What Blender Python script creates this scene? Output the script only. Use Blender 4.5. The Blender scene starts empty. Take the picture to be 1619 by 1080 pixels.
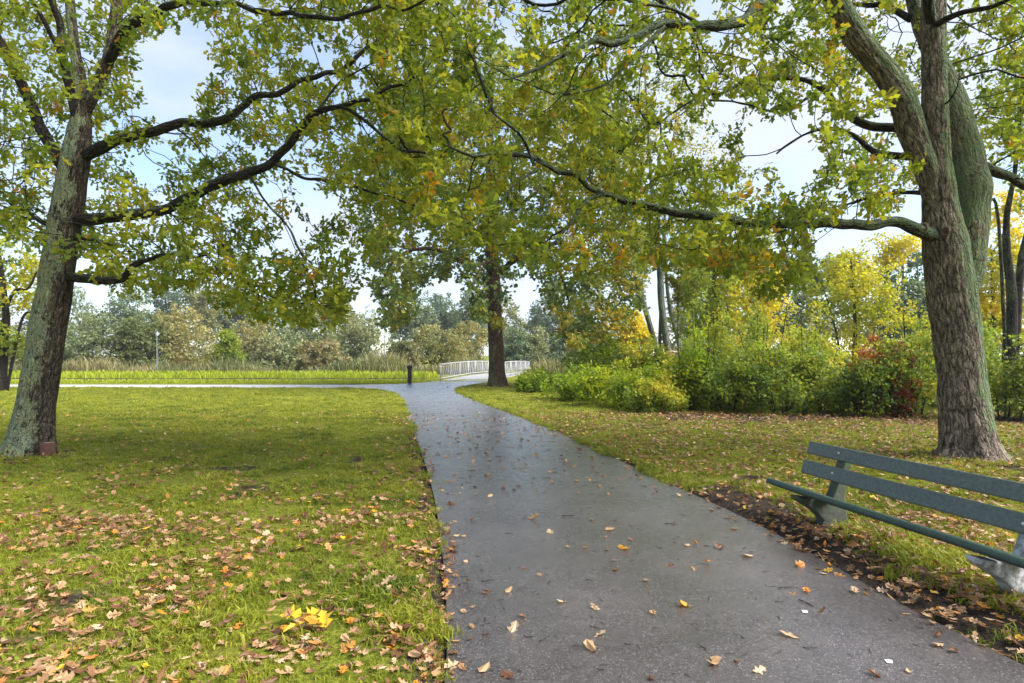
import bpy, bmesh, math, random
import numpy as np
from mathutils import Vector, Matrix, Euler
from mathutils.geometry import tessellate_polygon

C = bpy.context.scene
COL = C.collection
R = math.radians
rng = np.random.default_rng(11)
random.seed(5)

# ------------------------------------------------------------------ camera
EYE, FPX, HOR = 1.65, 944.0, 562.0          # eye height, focal length in photo pixels, horizon row
cd = bpy.data.cameras.new('camera')
cam = bpy.data.objects.new('camera', cd)
COL.objects.link(cam)
cam.location = (0, 0, EYE)
cam.rotation_euler = (R(90), 0, 0)
cd.sensor_width = 36
cd.lens = FPX / 1619 * 36
cd.shift_y = (HOR - 540) / 1619
cd.clip_start, cd.clip_end = 0.05, 4000
C.camera = cam

# ------------------------------------------------------------------ sky, sun, exposure
SUN_EL, SUN_AZ = 46.0, 102.0                 # the sun stands high on the right, a little behind the viewer
w = bpy.data.worlds.new('World')
C.world = w
w.use_nodes = True
nt = w.node_tree
nt.nodes.clear()
wo = nt.nodes.new('ShaderNodeOutputWorld')
bg = nt.nodes.new('ShaderNodeBackground')
sky = nt.nodes.new('ShaderNodeTexSky')
sky.sky_type = 'NISHITA'
sky.sun_disc = False
sky.sun_elevation = R(SUN_EL)
sky.sun_rotation = R(SUN_AZ)
sky.air_density, sky.dust_density, sky.ozone_density = 1.0, 0.4, 2.0
tc = nt.nodes.new('ShaderNodeTexCoord')
mp = nt.nodes.new('ShaderNodeMapping')
mp.inputs['Scale'].default_value = (1.0, 1.0, 2.2)
mp.inputs['Location'].default_value = (1.3, 2.4, 0.7)
no = nt.nodes.new('ShaderNodeTexNoise')
no.inputs['Scale'].default_value = 2.0
no.inputs['Detail'].default_value = 7
no.inputs['Roughness'].default_value = 0.55
cr = nt.nodes.new('ShaderNodeValToRGB')
cr.color_ramp.elements[0].position = 0.38
cr.color_ramp.elements[0].color = (0.04, 0.04, 0.04, 1)
cr.color_ramp.elements[1].position = 0.60
cr.color_ramp.elements[1].color = (0.95, 0.95, 0.95, 1)
mix = nt.nodes.new('ShaderNodeMix')
mix.data_type = 'RGBA'
mix.inputs['B'].default_value = (2.85, 3.1, 3.7, 1)     # thin bright cloud
L = nt.links.new
L(tc.outputs['Generated'], mp.inputs['Vector'])
L(mp.outputs['Vector'], no.inputs['Vector'])
L(no.outputs['Fac'], cr.inputs['Fac'])
L(cr.outputs['Color'], mix.inputs['Factor'])
L(sky.outputs['Color'], mix.inputs['A'])
L(mix.outputs['Result'], bg.inputs['Color'])
L(bg.outputs['Background'], wo.inputs['Surface'])
bg.inputs['Strength'].default_value = 0.05
sd = bpy.data.lights.new('sun', 'SUN')
sd.energy = 2.1
sd.angle = R(55)
sd.color = (1.0, 0.95, 0.86)
sun = bpy.data.objects.new('sun', sd)
COL.objects.link(sun)
sv = Vector((math.sin(R(SUN_AZ)) * math.cos(R(SUN_EL)), math.cos(R(SUN_AZ)) * math.cos(R(SUN_EL)), math.sin(R(SUN_EL))))
sun.rotation_euler = sv.to_track_quat('Z', 'Y').to_euler()
C.view_settings.view_transform = 'Standard'
C.view_settings.look = 'None'
C.view_settings.gamma = 1
C.view_settings.use_curve_mapping = False
C.view_settings.exposure = 2.65
C.render.engine = 'CYCLES'
C.cycles.max_bounces = 9
C.cycles.diffuse_bounces = 5
C.cycles.transmission_bounces = 6
C.cycles.transparent_max_bounces = 4
C.cycles.use_denoising = True

# ------------------------------------------------------------------ helpers
def P(px, py, D):
    """A point D metres ahead that stands on the line of sight of a photo pixel."""
    return np.array(((px - 809.5) / FPX * D, D, EYE - (py - HOR) / FPX * D))

def G(px, py):
    D = EYE * FPX / (py - HOR)
    return np.array(((px - 809.5) / FPX * D, D))

def proj(p):
    D = np.maximum(p[:, 1], 0.05)
    return p[:, 0] / D * FPX + 809.5, HOR - (p[:, 2] - EYE) / D * FPX, D

def norm(v):
    return v / np.maximum(np.linalg.norm(v, axis=-1, keepdims=True), 1e-9)

def _h(i, j, k):
    n = (i * 374761393 + j * 668265263 + k * 2147483647 % 1274126177) & 0xFFFFFFFF
    n = (n ^ (n >> 13)) * 1274126177 & 0xFFFFFFFF
    n = (n ^ (n >> 16)) * 2246822519 & 0xFFFFFFFF
    return ((n ^ (n >> 15)) & 0xFFFF) / 65535.0

def vnoise(p):
    p = np.asarray(p, float)
    if p.shape[1] == 2:
        p = np.c_[p, np.zeros(len(p))]
    f = np.floor(p).astype(np.int64)
    t = p - f
    t = t * t * (3 - 2 * t)
    o = 0
    for a in (0, 1):
        for b in (0, 1):
            for c in (0, 1):
                wgt = (t[:, 0] if a else 1 - t[:, 0]) * (t[:, 1] if b else 1 - t[:, 1]) * (t[:, 2] if c else 1 - t[:, 2])
                o = o + wgt * _h(f[:, 0] + a + 5000, f[:, 1] + b + 7000, f[:, 2] + c + 9000)
    return o

def fbm(p, n=3):
    s, a, o = 0, 0.5, 0
    for i in range(n):
        o = o + a * vnoise(np.asarray(p) * 2 ** i + 17.3 * i)
        s += a
        a *= 0.5
    return o / s

def inside(poly, x, y):
    poly = np.asarray(poly, float)
    r = np.zeros(len(x), bool)
    j = len(poly) - 1
    for i in range(len(poly)):
        xi, yi, xj, yj = *poly[i], *poly[j]
        c = ((yi > y) != (yj > y)) & (x < (xj - xi) * (y - yi) / (yj - yi + 1e-12) + xi)
        r ^= c
        j = i
    return r

def dist_line(pts, x, y):
    d = np.full(len(x), 1e9)
    for a, b in zip(pts[:-1], pts[1:]):
        ab = np.subtract(b, a)
        t = np.clip(((x - a[0]) * ab[0] + (y - a[1]) * ab[1]) / max(ab @ ab, 1e-9), 0, 1)
        d = np.minimum(d, np.hypot(x - a[0] - t * ab[0], y - a[1] - t * ab[1]))
    return d

def catmull(pts, step):
    pts = np.asarray(pts, float)
    q = np.vstack([2 * pts[0] - pts[1], pts, 2 * pts[-1] - pts[-2]])
    out = []
    for i in range(1, len(q) - 2):
        n = max(1, int(round(np.linalg.norm((q[i + 1] - q[i])[:3]) / step)))
        t = np.arange(n)[:, None] / n
        a, b, c, d = q[i - 1], q[i], q[i + 1], q[i + 2]
        out.append(0.5 * (2 * b + (c - a) * t + (2 * a - 5 * b + 4 * c - d) * t ** 2 + (3 * b - a - 3 * c + d) * t ** 3))
    out.append(pts[-1:])
    return np.vstack(out)

class MB:
    """Collects vertices, faces and point values; build() links them as one mesh object."""
    def __init__(self):
        self.v, self.f, self.att, self.n = [], [], {}, 0

    def add(self, v, faces, **att):
        v = np.asarray(v, float).reshape(-1, 3)
        for f in (faces if isinstance(faces, list) else [faces]):
            f = np.asarray(f)
            if f.size:
                self.f.append(f + self.n)
        for k, a in att.items():
            self.att.setdefault(k, []).append(np.asarray(a, float))
        self.v.append(v)
        self.n += len(v)

    def box(self, lo, hi, taper=None):
        x0, y0, z0 = lo
        x1, y1, z1 = hi
        v = [(x0, y0, z0), (x1, y0, z0), (x1, y1, z0), (x0, y1, z0), (x0, y0, z1), (x1, y0, z1), (x1, y1, z1), (x0, y1, z1)]
        self.add(v, [[(0, 3, 2, 1), (4, 5, 6, 7), (0, 1, 5, 4), (1, 2, 6, 5), (2, 3, 7, 6), (3, 0, 4, 7)]])

    def tube(self, p, r, sides=6, disp=None, cap=True, lich=None, **kw):
        p = np.asarray(p, float)
        n = len(p)
        r = np.broadcast_to(np.asarray(r, float), (n,))
        t = norm(np.gradient(p, axis=0))
        u = np.cross(t[0], (0.31, 0.9, 0.2) if abs(t[0][2]) > 0.7 else (0, 0, 1))
        u /= np.linalg.norm(u)
        us = [u]
        for i in range(1, n):
            u = us[-1] - t[i] * (us[-1] @ t[i])
            us.append(u / max(np.linalg.norm(u), 1e-9))
        us = np.array(us)
        ws = np.cross(t, us)
        th = np.arange(sides) / sides * 2 * math.pi
        dirs = us[:, None] * np.cos(th)[None, :, None] + ws[:, None] * np.sin(th)[None, :, None]
        s = np.r_[0, np.cumsum(np.linalg.norm(np.diff(p, axis=0), axis=1))]
        rr = np.repeat(r[:, None], sides, 1)
        bu = np.stack([np.cos(th)[None] * rr, np.sin(th)[None] * rr, np.repeat(s[:, None], sides, 1)], -1)
        if disp is not None:
            rr = rr + disp(bu.reshape(-1, 3), dirs.reshape(-1, 3), (p[:, None] + dirs * rr[..., None]).reshape(-1, 3)).reshape(n, sides)
        v = (p[:, None] + dirs * rr[..., None]).reshape(-1, 3)
        i = np.arange((n - 1) * sides).reshape(n - 1, sides)
        j = np.roll(i, -1, 1)
        q = np.stack([i, j, j + sides, i + sides], -1).reshape(-1, 4)
        faces = [q]
        if cap:
            faces += [np.arange(sides)[::-1][None], (np.arange(sides) + (n - 1) * sides)[None]]
        li = np.zeros(n * sides) if lich is None else lich(dirs.reshape(-1, 3), v)
        self.add(v, faces, bark=bu.reshape(-1, 3), lichen=li)

    def build(self, name, mat, parent=None, smooth=True, origin=None):
        v = np.concatenate(self.v) if self.v else np.zeros((0, 3))
        if origin is not None:
            v = v - np.asarray(origin)
        elif parent is not None:
            v = v - np.array(parent['base'])
        lt = np.concatenate([np.full(len(f), f.shape[1]) for f in self.f])
        li = np.concatenate([f.ravel() for f in self.f])
        me = bpy.data.meshes.new(name)
        me.vertices.add(len(v))
        me.vertices.foreach_set('co', v.ravel().astype(np.float32))
        me.loops.add(len(li))
        me.loops.foreach_set('vertex_index', li.astype(np.int32))
        me.polygons.add(len(lt))
        me.polygons.foreach_set('loop_start', np.r_[0, np.cumsum(lt)[:-1]].astype(np.int32))
        me.update(calc_edges=True)
        for k, a in self.att.items():
            a = np.concatenate(a)
            if len(a) != len(v):
                continue
            if a.ndim == 2:
                me.attributes.new(k, 'FLOAT_VECTOR', 'POINT').data.foreach_set('vector', a.ravel().astype(np.float32))
            else:
                me.attributes.new(k, 'FLOAT', 'POINT').data.foreach_set('value', a.astype(np.float32))
        me.polygons.foreach_set('use_smooth', np.full(len(lt), smooth))
        me.validate()
        for m in (mat if isinstance(mat, (list, tuple)) else [mat]):
            me.materials.append(m)
        o = bpy.data.objects.new(name, me)
        COL.objects.link(o)
        if parent is not None:
            o.parent = parent
        return o

def tag(o, label=None, cat=None, group=None, kind=None):
    for k, x in (('label', label), ('category', cat), ('group', group), ('kind', kind)):
        if x:
            o[k] = x
    return o

def thing(name, label, cat, loc, group=None, rotz=0.0):
    o = bpy.data.objects.new(name, None)
    COL.objects.link(o)
    o.location = [float(c) for c in loc]
    o.rotation_euler = (0, 0, rotz)
    o.empty_display_size = 0.2
    o['base'] = [float(c) for c in loc]
    return tag(o, label, cat, group)

# ------------------------------------------------------------------ materials
def new_mat(name):
    m = bpy.data.materials.new(name)
    m.use_nodes = True
    n = m.node_tree
    b = n.nodes['Principled BSDF']
    return m, n, b

def nd(n, typ, **kw):
    x = n.nodes.new(typ)
    for k, v in kw.items():
        if k in x.inputs:
            x.inputs[k].default_value = v
        else:
            setattr(x, k, v)
    return x

def ramp(n, fac, stops, interp='LINEAR'):
    r = n.nodes.new('ShaderNodeValToRGB')
    r.color_ramp.interpolation = interp
    e = r.color_ramp.elements
    while len(e) < len(stops):
        e.new(0.5)
    for x, (p, c) in zip(e, stops):
        x.position = p
        x.color = (*c, 1) if len(c) == 3 else c
    n.links.new(fac, r.inputs['Fac'])
    return r.outputs['Color']

def mixc(n, fac, a, b, mode='MIX'):
    x = n.nodes.new('ShaderNodeMix')
    x.data_type = 'RGBA'
    x.blend_type = mode
    for sock, val in (('Factor', fac), ('A', a), ('B', b)):
        if hasattr(val, 'is_output'):
            n.links.new(val, x.inputs[sock])
        else:
            x.inputs[sock].default_value = val if sock == 'Factor' else (*val, 1)
    return x.outputs['Result']

def noise(n, vec, scale, detail=4, rough=0.55, dist=0.0):
    x = nd(n, 'ShaderNodeTexNoise', Scale=scale, Detail=detail, Roughness=rough, Distortion=dist)
    if vec is not None:
        n.links.new(vec, x.inputs['Vector'])
    return x.outputs['Fac']

def attr(n, name, out='Fac'):
    x = nd(n, 'ShaderNodeAttribute', attribute_name=name)
    return x.outputs[out]

def position(n):
    return n.nodes.new('ShaderNodeNewGeometry').outputs['Position']

def bump(n, b, h, strength, dist):
    x = nd(n, 'ShaderNodeBump', Strength=strength, Distance=dist)
    n.links.new(h, x.inputs['Height'])
    n.links.new(x.outputs['Normal'], b.inputs['Normal'])

def leaf_mat(name, stops, trans=0.45, rough=0.5, glow=1.25):
    m, n, b = new_mat(name)
    col = ramp(n, attr(n, 'tint'), stops)
    n.links.new(col, b.inputs['Base Color'])
    b.inputs['Roughness'].default_value = rough
    b.inputs['Specular IOR Level'].default_value = 0.3
    tr = n.nodes.new('ShaderNodeBsdfTranslucent')
    warm = mixc(n, 1.0, col, (glow * 1.05, glow, glow * 0.55), 'MULTIPLY')
    n.links.new(warm, tr.inputs['Color'])
    mx = nd(n, 'ShaderNodeMixShader', Fac=trans)
    n.links.new(b.outputs[0], mx.inputs[1])
    n.links.new(tr.outputs[0], mx.inputs[2])
    n.links.new(mx.outputs[0], n.nodes['Material Output'].inputs['Surface'])
    return m

def bark_mat(name, base, dark, lich, fine=1.0):
    m, n, b = new_mat(name)
    uv = attr(n, 'bark', 'Vector')
    def scaled(x_, z_):
        sc = nd(n, 'ShaderNodeMapping')
        sc.inputs['Scale'].default_value = (x_ * fine, x_ * fine, z_ * fine)
        n.links.new(uv, sc.inputs['Vector'])
        return sc.outputs[0]
    f1 = noise(n, scaled(30, 5.5), 1.0, 6, 0.65, 0.8)
    f2 = noise(n, uv, 75 * fine, 4, 0.65)
    f3 = noise(n, uv, 3.0, 4, 0.6)
    f4 = noise(n, scaled(16, 9), 1.0, 4, 0.7, 0.4)
    warp = nd(n, 'ShaderNodeMix', data_type='VECTOR')
    warp.inputs['Factor'].default_value = 0.10
    wn = nd(n, 'ShaderNodeTexNoise', Scale=9.0 * fine, Detail=3.0)
    n.links.new(uv, wn.inputs['Vector'])
    n.links.new(uv, warp.inputs[4])
    n.links.new(wn.outputs['Color'], warp.inputs[5])
    ws = nd(n, 'ShaderNodeMapping')
    ws.inputs['Scale'].default_value = (21 * fine, 21 * fine, 4.5 * fine)
    n.links.new(warp.outputs[1], ws.inputs['Vector'])
    vo = nd(n, 'ShaderNodeTexVoronoi', feature='DISTANCE_TO_EDGE', Scale=1.0)
    n.links.new(ws.outputs[0], vo.inputs['Vector'])
    plate = ramp(n, vo.outputs['Distance'], [(0.0, (0, 0, 0)), (0.10, (0.55, 0.55, 0.55)), (0.30, (1, 1, 1))])
    c = ramp(n, f1, [(0.36, dark), (0.47, tuple(x * .62 for x in base)), (0.62, tuple(min(1, x * 1.2) for x in base)), (0.75, tuple(min(1, x * 1.6) for x in base))])
    c = mixc(n, 0.6, c, ramp(n, f3, [(0.3, (0.5, 0.46, 0.42)), (0.7, (1.3, 1.28, 1.24))]), 'MULTIPLY')
    c = mixc(n, 0.5, c, ramp(n, f2, [(0.35, (0.6, 0.6, 0.6)), (0.65, (1.35, 1.35, 1.35))]), 'MULTIPLY')
    c = mixc(n, 0.85, c, ramp(n, plate, [(0.0, (0.22, 0.20, 0.19)), (0.6, (0.95, 0.95, 0.95)), (1.0, (1.15, 1.15, 1.15))]), 'MULTIPLY')
    def mad(x_, k_, y_):
        q_ = nd(n, 'ShaderNodeMath', operation='MULTIPLY_ADD')
        n.links.new(x_, q_.inputs[0])
        q_.inputs[1].default_value = k_
        n.links.new(y_, q_.inputs[2])
        return q_.outputs[0]
    tot = mad(f4, 2.6, mad(f2, 1.6, mad(f1, 1.2, attr(n, 'lichen'))))
    mr = nd(n, 'ShaderNodeMapRange')
    mr.inputs['From Min'].default_value = 2.90
    mr.inputs['From Max'].default_value = 3.16
    n.links.new(tot, mr.inputs['Value'])
    lc = ramp(n, f2, [(0.32, tuple(x * 0.45 for x in lich)), (0.5, lich), (0.68, tuple(x * 1.6 for x in lich))])
    lc = mixc(n, ramp(n, f3, [(0.35, (0, 0, 0)), (0.65, (0.7, 0.7, 0.7))]), lc, tuple(x * y for x, y in zip(lich, (1.15, 0.95, 0.62))))
    c = mixc(n, mr.outputs[0], c, lc)
    n.links.new(c, b.inputs['Base Color'])
    b.inputs['Roughness'].default_value = 0.85
    b.inputs['Specular IOR Level'].default_value = 0.2
    bump(n, b, mad(plate, 0.8, mad(f2, 0.3, f1)), 1.0, 0.03)
    return m

OAK = leaf_mat('oak_leaf', [(0.0, (0.07, 0.12, 0.022)), (0.35, (0.165, 0.22, 0.030)), (0.68, (0.315, 0.325, 0.036)),
                            (0.84, (0.34, 0.31, 0.03)), (0.93, (0.46, 0.26, 0.03)), (1.0, (0.34, 0.14, 0.025))], 0.6, 0.5, 1.4)
MAPLE = leaf_mat('dark_tree_leaf', [(0.0, (0.055, 0.105, 0.055)), (0.4, (0.11, 0.165, 0.05)), (0.72, (0.22, 0.25, 0.04)), (1.0, (0.40, 0.28, 0.03))], 0.42)
BIRCH = leaf_mat('poplar_leaf', [(0.0, (0.10, 0.16, 0.06)), (0.5, (0.22, 0.25, 0.05)), (1.0, (0.50, 0.38, 0.04))], 0.45)
YELLOW = leaf_mat('yellow_leaf', [(0.0, (0.17, 0.23, 0.03)), (0.5, (0.40, 0.39, 0.035)), (1.0, (0.60, 0.46, 0.04))], 0.5)
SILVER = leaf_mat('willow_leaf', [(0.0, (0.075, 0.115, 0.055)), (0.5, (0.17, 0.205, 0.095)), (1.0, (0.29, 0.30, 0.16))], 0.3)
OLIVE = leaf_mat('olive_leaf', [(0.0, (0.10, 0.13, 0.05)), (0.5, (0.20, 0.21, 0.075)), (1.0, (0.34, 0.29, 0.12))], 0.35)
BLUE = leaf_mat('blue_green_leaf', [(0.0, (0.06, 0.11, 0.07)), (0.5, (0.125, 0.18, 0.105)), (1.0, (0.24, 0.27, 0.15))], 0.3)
BUSH = leaf_mat('shrub_leaf', [(0.0, (0.085, 0.15, 0.035)), (0.42, (0.18, 0.25, 0.04)), (0.78, (0.32, 0.36, 0.04)), (1.0, (0.50, 0.40, 0.05))], 0.5)
BRIGHT = leaf_mat('bright_shrub_leaf', [(0.0, (0.11, 0.19, 0.02)), (0.5, (0.23, 0.31, 0.02)), (1.0, (0.40, 0.43, 0.03))], 0.5)
RED = leaf_mat('red_leaf', [(0.0, (0.16, 0.035, 0.02)), (0.5, (0.26, 0.07, 0.03)), (1.0, (0.34, 0.15, 0.04))], 0.4)
REED = leaf_mat('reed_blade', [(0.0, (0.09, 0.12, 0.05)), (0.5, (0.20, 0.195, 0.085)), (1.0, (0.34, 0.26, 0.15))], 0.35)
FALLEN = leaf_mat('fallen_leaf', [(0.0, (0.06, 0.028, 0.016)), (0.3, (0.17, 0.078, 0.038)), (0.6, (0.36, 0.21, 0.10)), (0.8, (0.52, 0.38, 0.25)),
                                  (0.9, (0.52, 0.20, 0.03)), (1.0, (0.60, 0.41, 0.03))], 0.15, 0.4)
BARK_L = bark_mat('oak_bark_lichen', (0.125, 0.10, 0.075), (0.016, 0.013, 0.011), (0.185, 0.225, 0.15))
BARK_R = bark_mat('oak_bark_brown', (0.29, 0.235, 0.19), (0.05, 0.036, 0.03), (0.14, 0.195, 0.115))
BARK_D = bark_mat('dark_bark', (0.045, 0.036, 0.03), (0.012, 0.01, 0.009), (0.09, 0.12, 0.07), 1.3)
BARK_K = bark_mat('dark_limb_bark', (0.055, 0.047, 0.038), (0.014, 0.012, 0.010), (0.11, 0.15, 0.10))
BARK_C = bark_mat('brown_bark', (0.13, 0.085, 0.06), (0.03, 0.02, 0.016), (0.12, 0.13, 0.07))
BARK_G = bark_mat('grey_bark', (0.22, 0.24, 0.22), (0.07, 0.08, 0.075), (0.16, 0.22, 0.15))

def lawn_material():
    m, n, b = new_mat('lawn')
    p = position(n)
    big = noise(n, p, 0.5, 4)
    mid = noise(n, p, 2.6, 5, 0.6)
    fine = noise(n, p, 34, 4, 0.65)
    g = ramp(n, fine, [(0.3, (0.05, 0.065, 0.012)), (0.52, (0.14, 0.165, 0.02)), (0.75, (0.28, 0.28, 0.035))])
    g2 = ramp(n, fine, [(0.3, (0.05, 0.05, 0.015)), (0.55, (0.15, 0.14, 0.025)), (0.75, (0.27, 0.21, 0.06))])
    c = mixc(n, ramp(n, mid, [(0.42, (0, 0, 0)), (0.68, (0.8, 0.8, 0.8))]), g, g2)
    c = mixc(n, 0.5, c, ramp(n, big, [(0.35, (0.8, 0.85, 0.7)), (0.65, (1.2, 1.15, 1.1))]), 'MULTIPLY')
    soil = ramp(n, fine, [(0.3, (0.02, 0.015, 0.012)), (0.6, (0.055, 0.042, 0.034)), (0.8, (0.13, 0.095, 0.072))])
    dm = nd(n, 'ShaderNodeMath', operation='MULTIPLY_ADD')
    n.links.new(mid, dm.inputs[0])
    dm.inputs[1].default_value = 0.9
    n.links.new(attr(n, 'dirt'), dm.inputs[2])
    c = mixc(n, ramp(n, dm.outputs[0], [(0.62, (0, 0, 0)), (0.86, (1, 1, 1))]), c, soil)
    n.links.new(c, b.inputs['Base Color'])
    b.inputs['Roughness'].default_value = 0.95
    b.inputs['Specular IOR Level'].default_value = 0.05
    bump(n, b, fine, 0.7, 0.03)
    return m

def asphalt_material():
    m, n, b = new_mat('wet_asphalt')
    p = position(n)
    grain = nd(n, 'ShaderNodeTexVoronoi', Scale=190.0)
    n.links.new(p, grain.inputs['Vector'])
    sep = n.nodes.new('ShaderNodeSeparateColor')
    n.links.new(grain.outputs['Color'], sep.inputs[0])
    fine = noise(n, p, 150, 3, 0.7)
    big = noise(n, p, 0.7, 5, 0.62)
    mid = noise(n, p, 5.0, 4, 0.6)
    c = ramp(n, sep.outputs[0], [(0.0, (0.028, 0.024, 0.027)), (0.55, (0.064, 0.056, 0.060)), (0.90, (0.096, 0.086, 0.091)), (0.965, (0.17, 0.16, 0.165)), (1.0, (0.30, 0.285, 0.285))])
    c = mixc(n, 0.75, c, ramp(n, big, [(0.35, (0.62, 0.60, 0.62)), (0.65, (1.25, 1.22, 1.25))]), 'MULTIPLY')
    c = mixc(n, 0.5, c, ramp(n, mid, [(0.3, (0.75, 0.74, 0.73)), (0.7, (1.2, 1.2, 1.2))]), 'MULTIPLY')
    n.links.new(c, b.inputs['Base Color'])
    r = ramp(n, big, [(0.36, (0.22, 0.22, 0.22)), (0.64, (0.42, 0.42, 0.42))])
    n.links.new(r, b.inputs['Roughness'])
    b.inputs['Specular IOR Level'].default_value = 0.8
    b.inputs['Coat Weight'].default_value = 1.0
    b.inputs['Coat IOR'].default_value = 1.45
    wet = ramp(n, noise(n, p, 1.6, 5, 0.65), [(0.35, (0.20, 0.20, 0.20)), (0.65, (0.34, 0.34, 0.34))])
    n.links.new(wet, b.inputs['Coat Roughness'])
    hh = nd(n, 'ShaderNodeMath', operation='ADD')
    n.links.new(sep.outputs[1], hh.inputs[0])
    n.links.new(fine, hh.inputs[1])
    bump(n, b, hh.outputs[0], 0.45, 0.004)
    cb = nd(n, 'ShaderNodeBump', Strength=0.30, Distance=0.004)
    n.links.new(hh.outputs[0], cb.inputs['Height'])
    n.links.new(cb.outputs['Normal'], b.inputs['Coat Normal'])
    return m

def plain(name, col, rough=0.6, var=0.25, scale=20, bmp=0.2, spec=0.4, stain=None):
    m, n, b = new_mat(name)
    co = n.nodes.new('ShaderNodeTexCoord').outputs['Object']
    f = noise(n, co, scale, 6, 0.6)
    c = ramp(n, f, [(0.3, tuple(x * (1 - var) for x in col)), (0.7, tuple(min(1, x * (1 + var)) for x in col))])
    if stain:
        f2 = noise(n, co, stain[1], 6, 0.65)
        c = mixc(n, ramp(n, f2, [(stain[2], (0, 0, 0)), (stain[2] + 0.12, (1, 1, 1))]), c, stain[0])
    n.links.new(c, b.inputs['Base Color'])
    b.inputs['Roughness'].default_value = rough
    b.inputs['Specular IOR Level'].default_value = spec
    bump(n, b, f, bmp, 0.01)
    return m

LAWN, ASPHALT = lawn_material(), asphalt_material()
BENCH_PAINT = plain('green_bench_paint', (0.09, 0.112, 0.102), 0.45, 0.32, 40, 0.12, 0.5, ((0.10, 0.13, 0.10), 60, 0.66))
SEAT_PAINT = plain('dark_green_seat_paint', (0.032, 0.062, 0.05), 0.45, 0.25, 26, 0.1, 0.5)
CONCRETE = plain('mossy_concrete', (0.085, 0.09, 0.072), 0.9, 0.35, 30, 0.5, 0.3, ((0.06, 0.10, 0.05), 9, 0.50))
CONCRETE_W = plain('white_lichen_concrete', (0.26, 0.26, 0.25), 0.9, 0.3, 30, 0.5, 0.3, ((0.52, 0.54, 0.55), 16, 0.44))
BOLT = plain('bolt_metal', (0.55, 0.55, 0.52), 0.35, 0.1, 40, 0.05, 0.6)
WHITE = plain('white_bridge_paint', (0.34, 0.34, 0.365), 0.5, 0.06, 4, 0.05)
DECK = plain('bridge_deck', (0.26, 0.255, 0.26), 0.45, 0.2, 8, 0.2)
POST = plain('dark_post_wood', (0.035, 0.028, 0.024), 0.8, 0.3, 20, 0.4)
STEEL = plain('grey_lamp_steel', (0.09, 0.11, 0.115), 0.5, 0.1, 10, 0.05)
LAMPW = plain('pale_lamp_head', (0.30, 0.34, 0.38), 0.4, 0.06, 10, 0.05)
STUMP = plain('red_brown_wood', (0.13, 0.062, 0.045), 0.85, 0.4, 18, 0.5)
STUMP_T = plain('pale_sawn_wood', (0.24, 0.16, 0.13), 0.85, 0.25, 18, 0.4)
TWIG = plain('dark_wet_twig', (0.022, 0.017, 0.015), 0.5, 0.3, 40, 0.3)
PAPER = plain('white_paper', (0.8, 0.8, 0.82), 0.6, 0.05, 10, 0.05)

def grass_mat(name, stops):
    m, n, b = new_mat(name)
    p = position(n)
    f = noise(n, p, 1.1, 4, 0.6)
    f2 = noise(n, p, 23, 2, 0.6)
    a = nd(n, 'ShaderNodeMath', operation='MULTIPLY_ADD')
    n.links.new(f2, a.inputs[0])
    a.inputs[1].default_value = 0.7
    n.links.new(f, a.inputs[2])
    a2 = nd(n, 'ShaderNodeMath', operation='MULTIPLY')
    n.links.new(a.outputs[0], a2.inputs[0])
    a2.inputs[1].default_value = 0.6
    c = ramp(n, a2.outputs[0], stops)
    n.links.new(c, b.inputs['Base Color'])
    b.inputs['Roughness'].default_value = 0.5
    b.inputs['Specular IOR Level'].default_value = 0.3
    tr = n.nodes.new('ShaderNodeBsdfTranslucent')
    n.links.new(c, tr.inputs['Color'])
    mx = nd(n, 'ShaderNodeMixShader', Fac=0.4)
    n.links.new(b.outputs[0], mx.inputs[1])
    n.links.new(tr.outputs[0], mx.inputs[2])
    n.links.new(mx.outputs[0], n.nodes['Material Output'].inputs['Surface'])
    return m

GRASS = grass_mat('grass_blade', [(0.34, (0.075, 0.125, 0.018)), (0.47, (0.21, 0.245, 0.024)), (0.60, (0.345, 0.35, 0.034)), (0.71, (0.42, 0.38, 0.09))])

# ------------------------------------------------------------------ ground, path
left_edge = [np.array((-0.15, -3.0)), np.array((-0.22, 1.6))] + [G(*p) for p in [(703, 1080), (707, 1000), (700, 880), (685, 780), (668, 720), (652, 680), (641, 652), (634, 634), (624, 623), (600, 617), (560, 614.5)]]
left_edge = [np.array(p) for p in catmull([(*p, 0) for p in left_edge], 0.35)[:, :2]] + [np.array((-34.0, 30.6)), np.array((-60.0, 30.3)), np.array((-140.0, 29.0))]
far_edge = [np.array((-140.0, 31.6)), np.array((-60.0, 33.2)), np.array((-34.0, 33.6)), G(560, 608.5), G(620, 607.5), G(660, 605.5), np.array((-4.75, 38.4))]
right_edge = [np.array((3.2, -3.0)), np.array((2.95, 1.5))] + [G(*p) for p in [(1640, 1062), (1440, 963), (1210, 835), (1060, 765), (930, 705), (850, 668), (790, 646), (748, 632), (728, 623), (722, 616), (733, 610.5), (752, 606.5)]] + [np.array((-1.25, 38.0))]
right_edge = [np.array(p) for p in catmull([(*p, 0) for p in right_edge], 0.35)[:, :2]]
path_poly = np.array(left_edge + far_edge + right_edge[::-1])
B0L, B0R = np.array((-4.75, 38.4)), np.array((-1.25, 38.0))
BD = norm(np.array((2.9, 17.0)))

def wobble(x, y, s=1.0):
    return (fbm(np.c_[x * 3.0 * s, y * 3.0 * s], 3) - 0.5)

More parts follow.
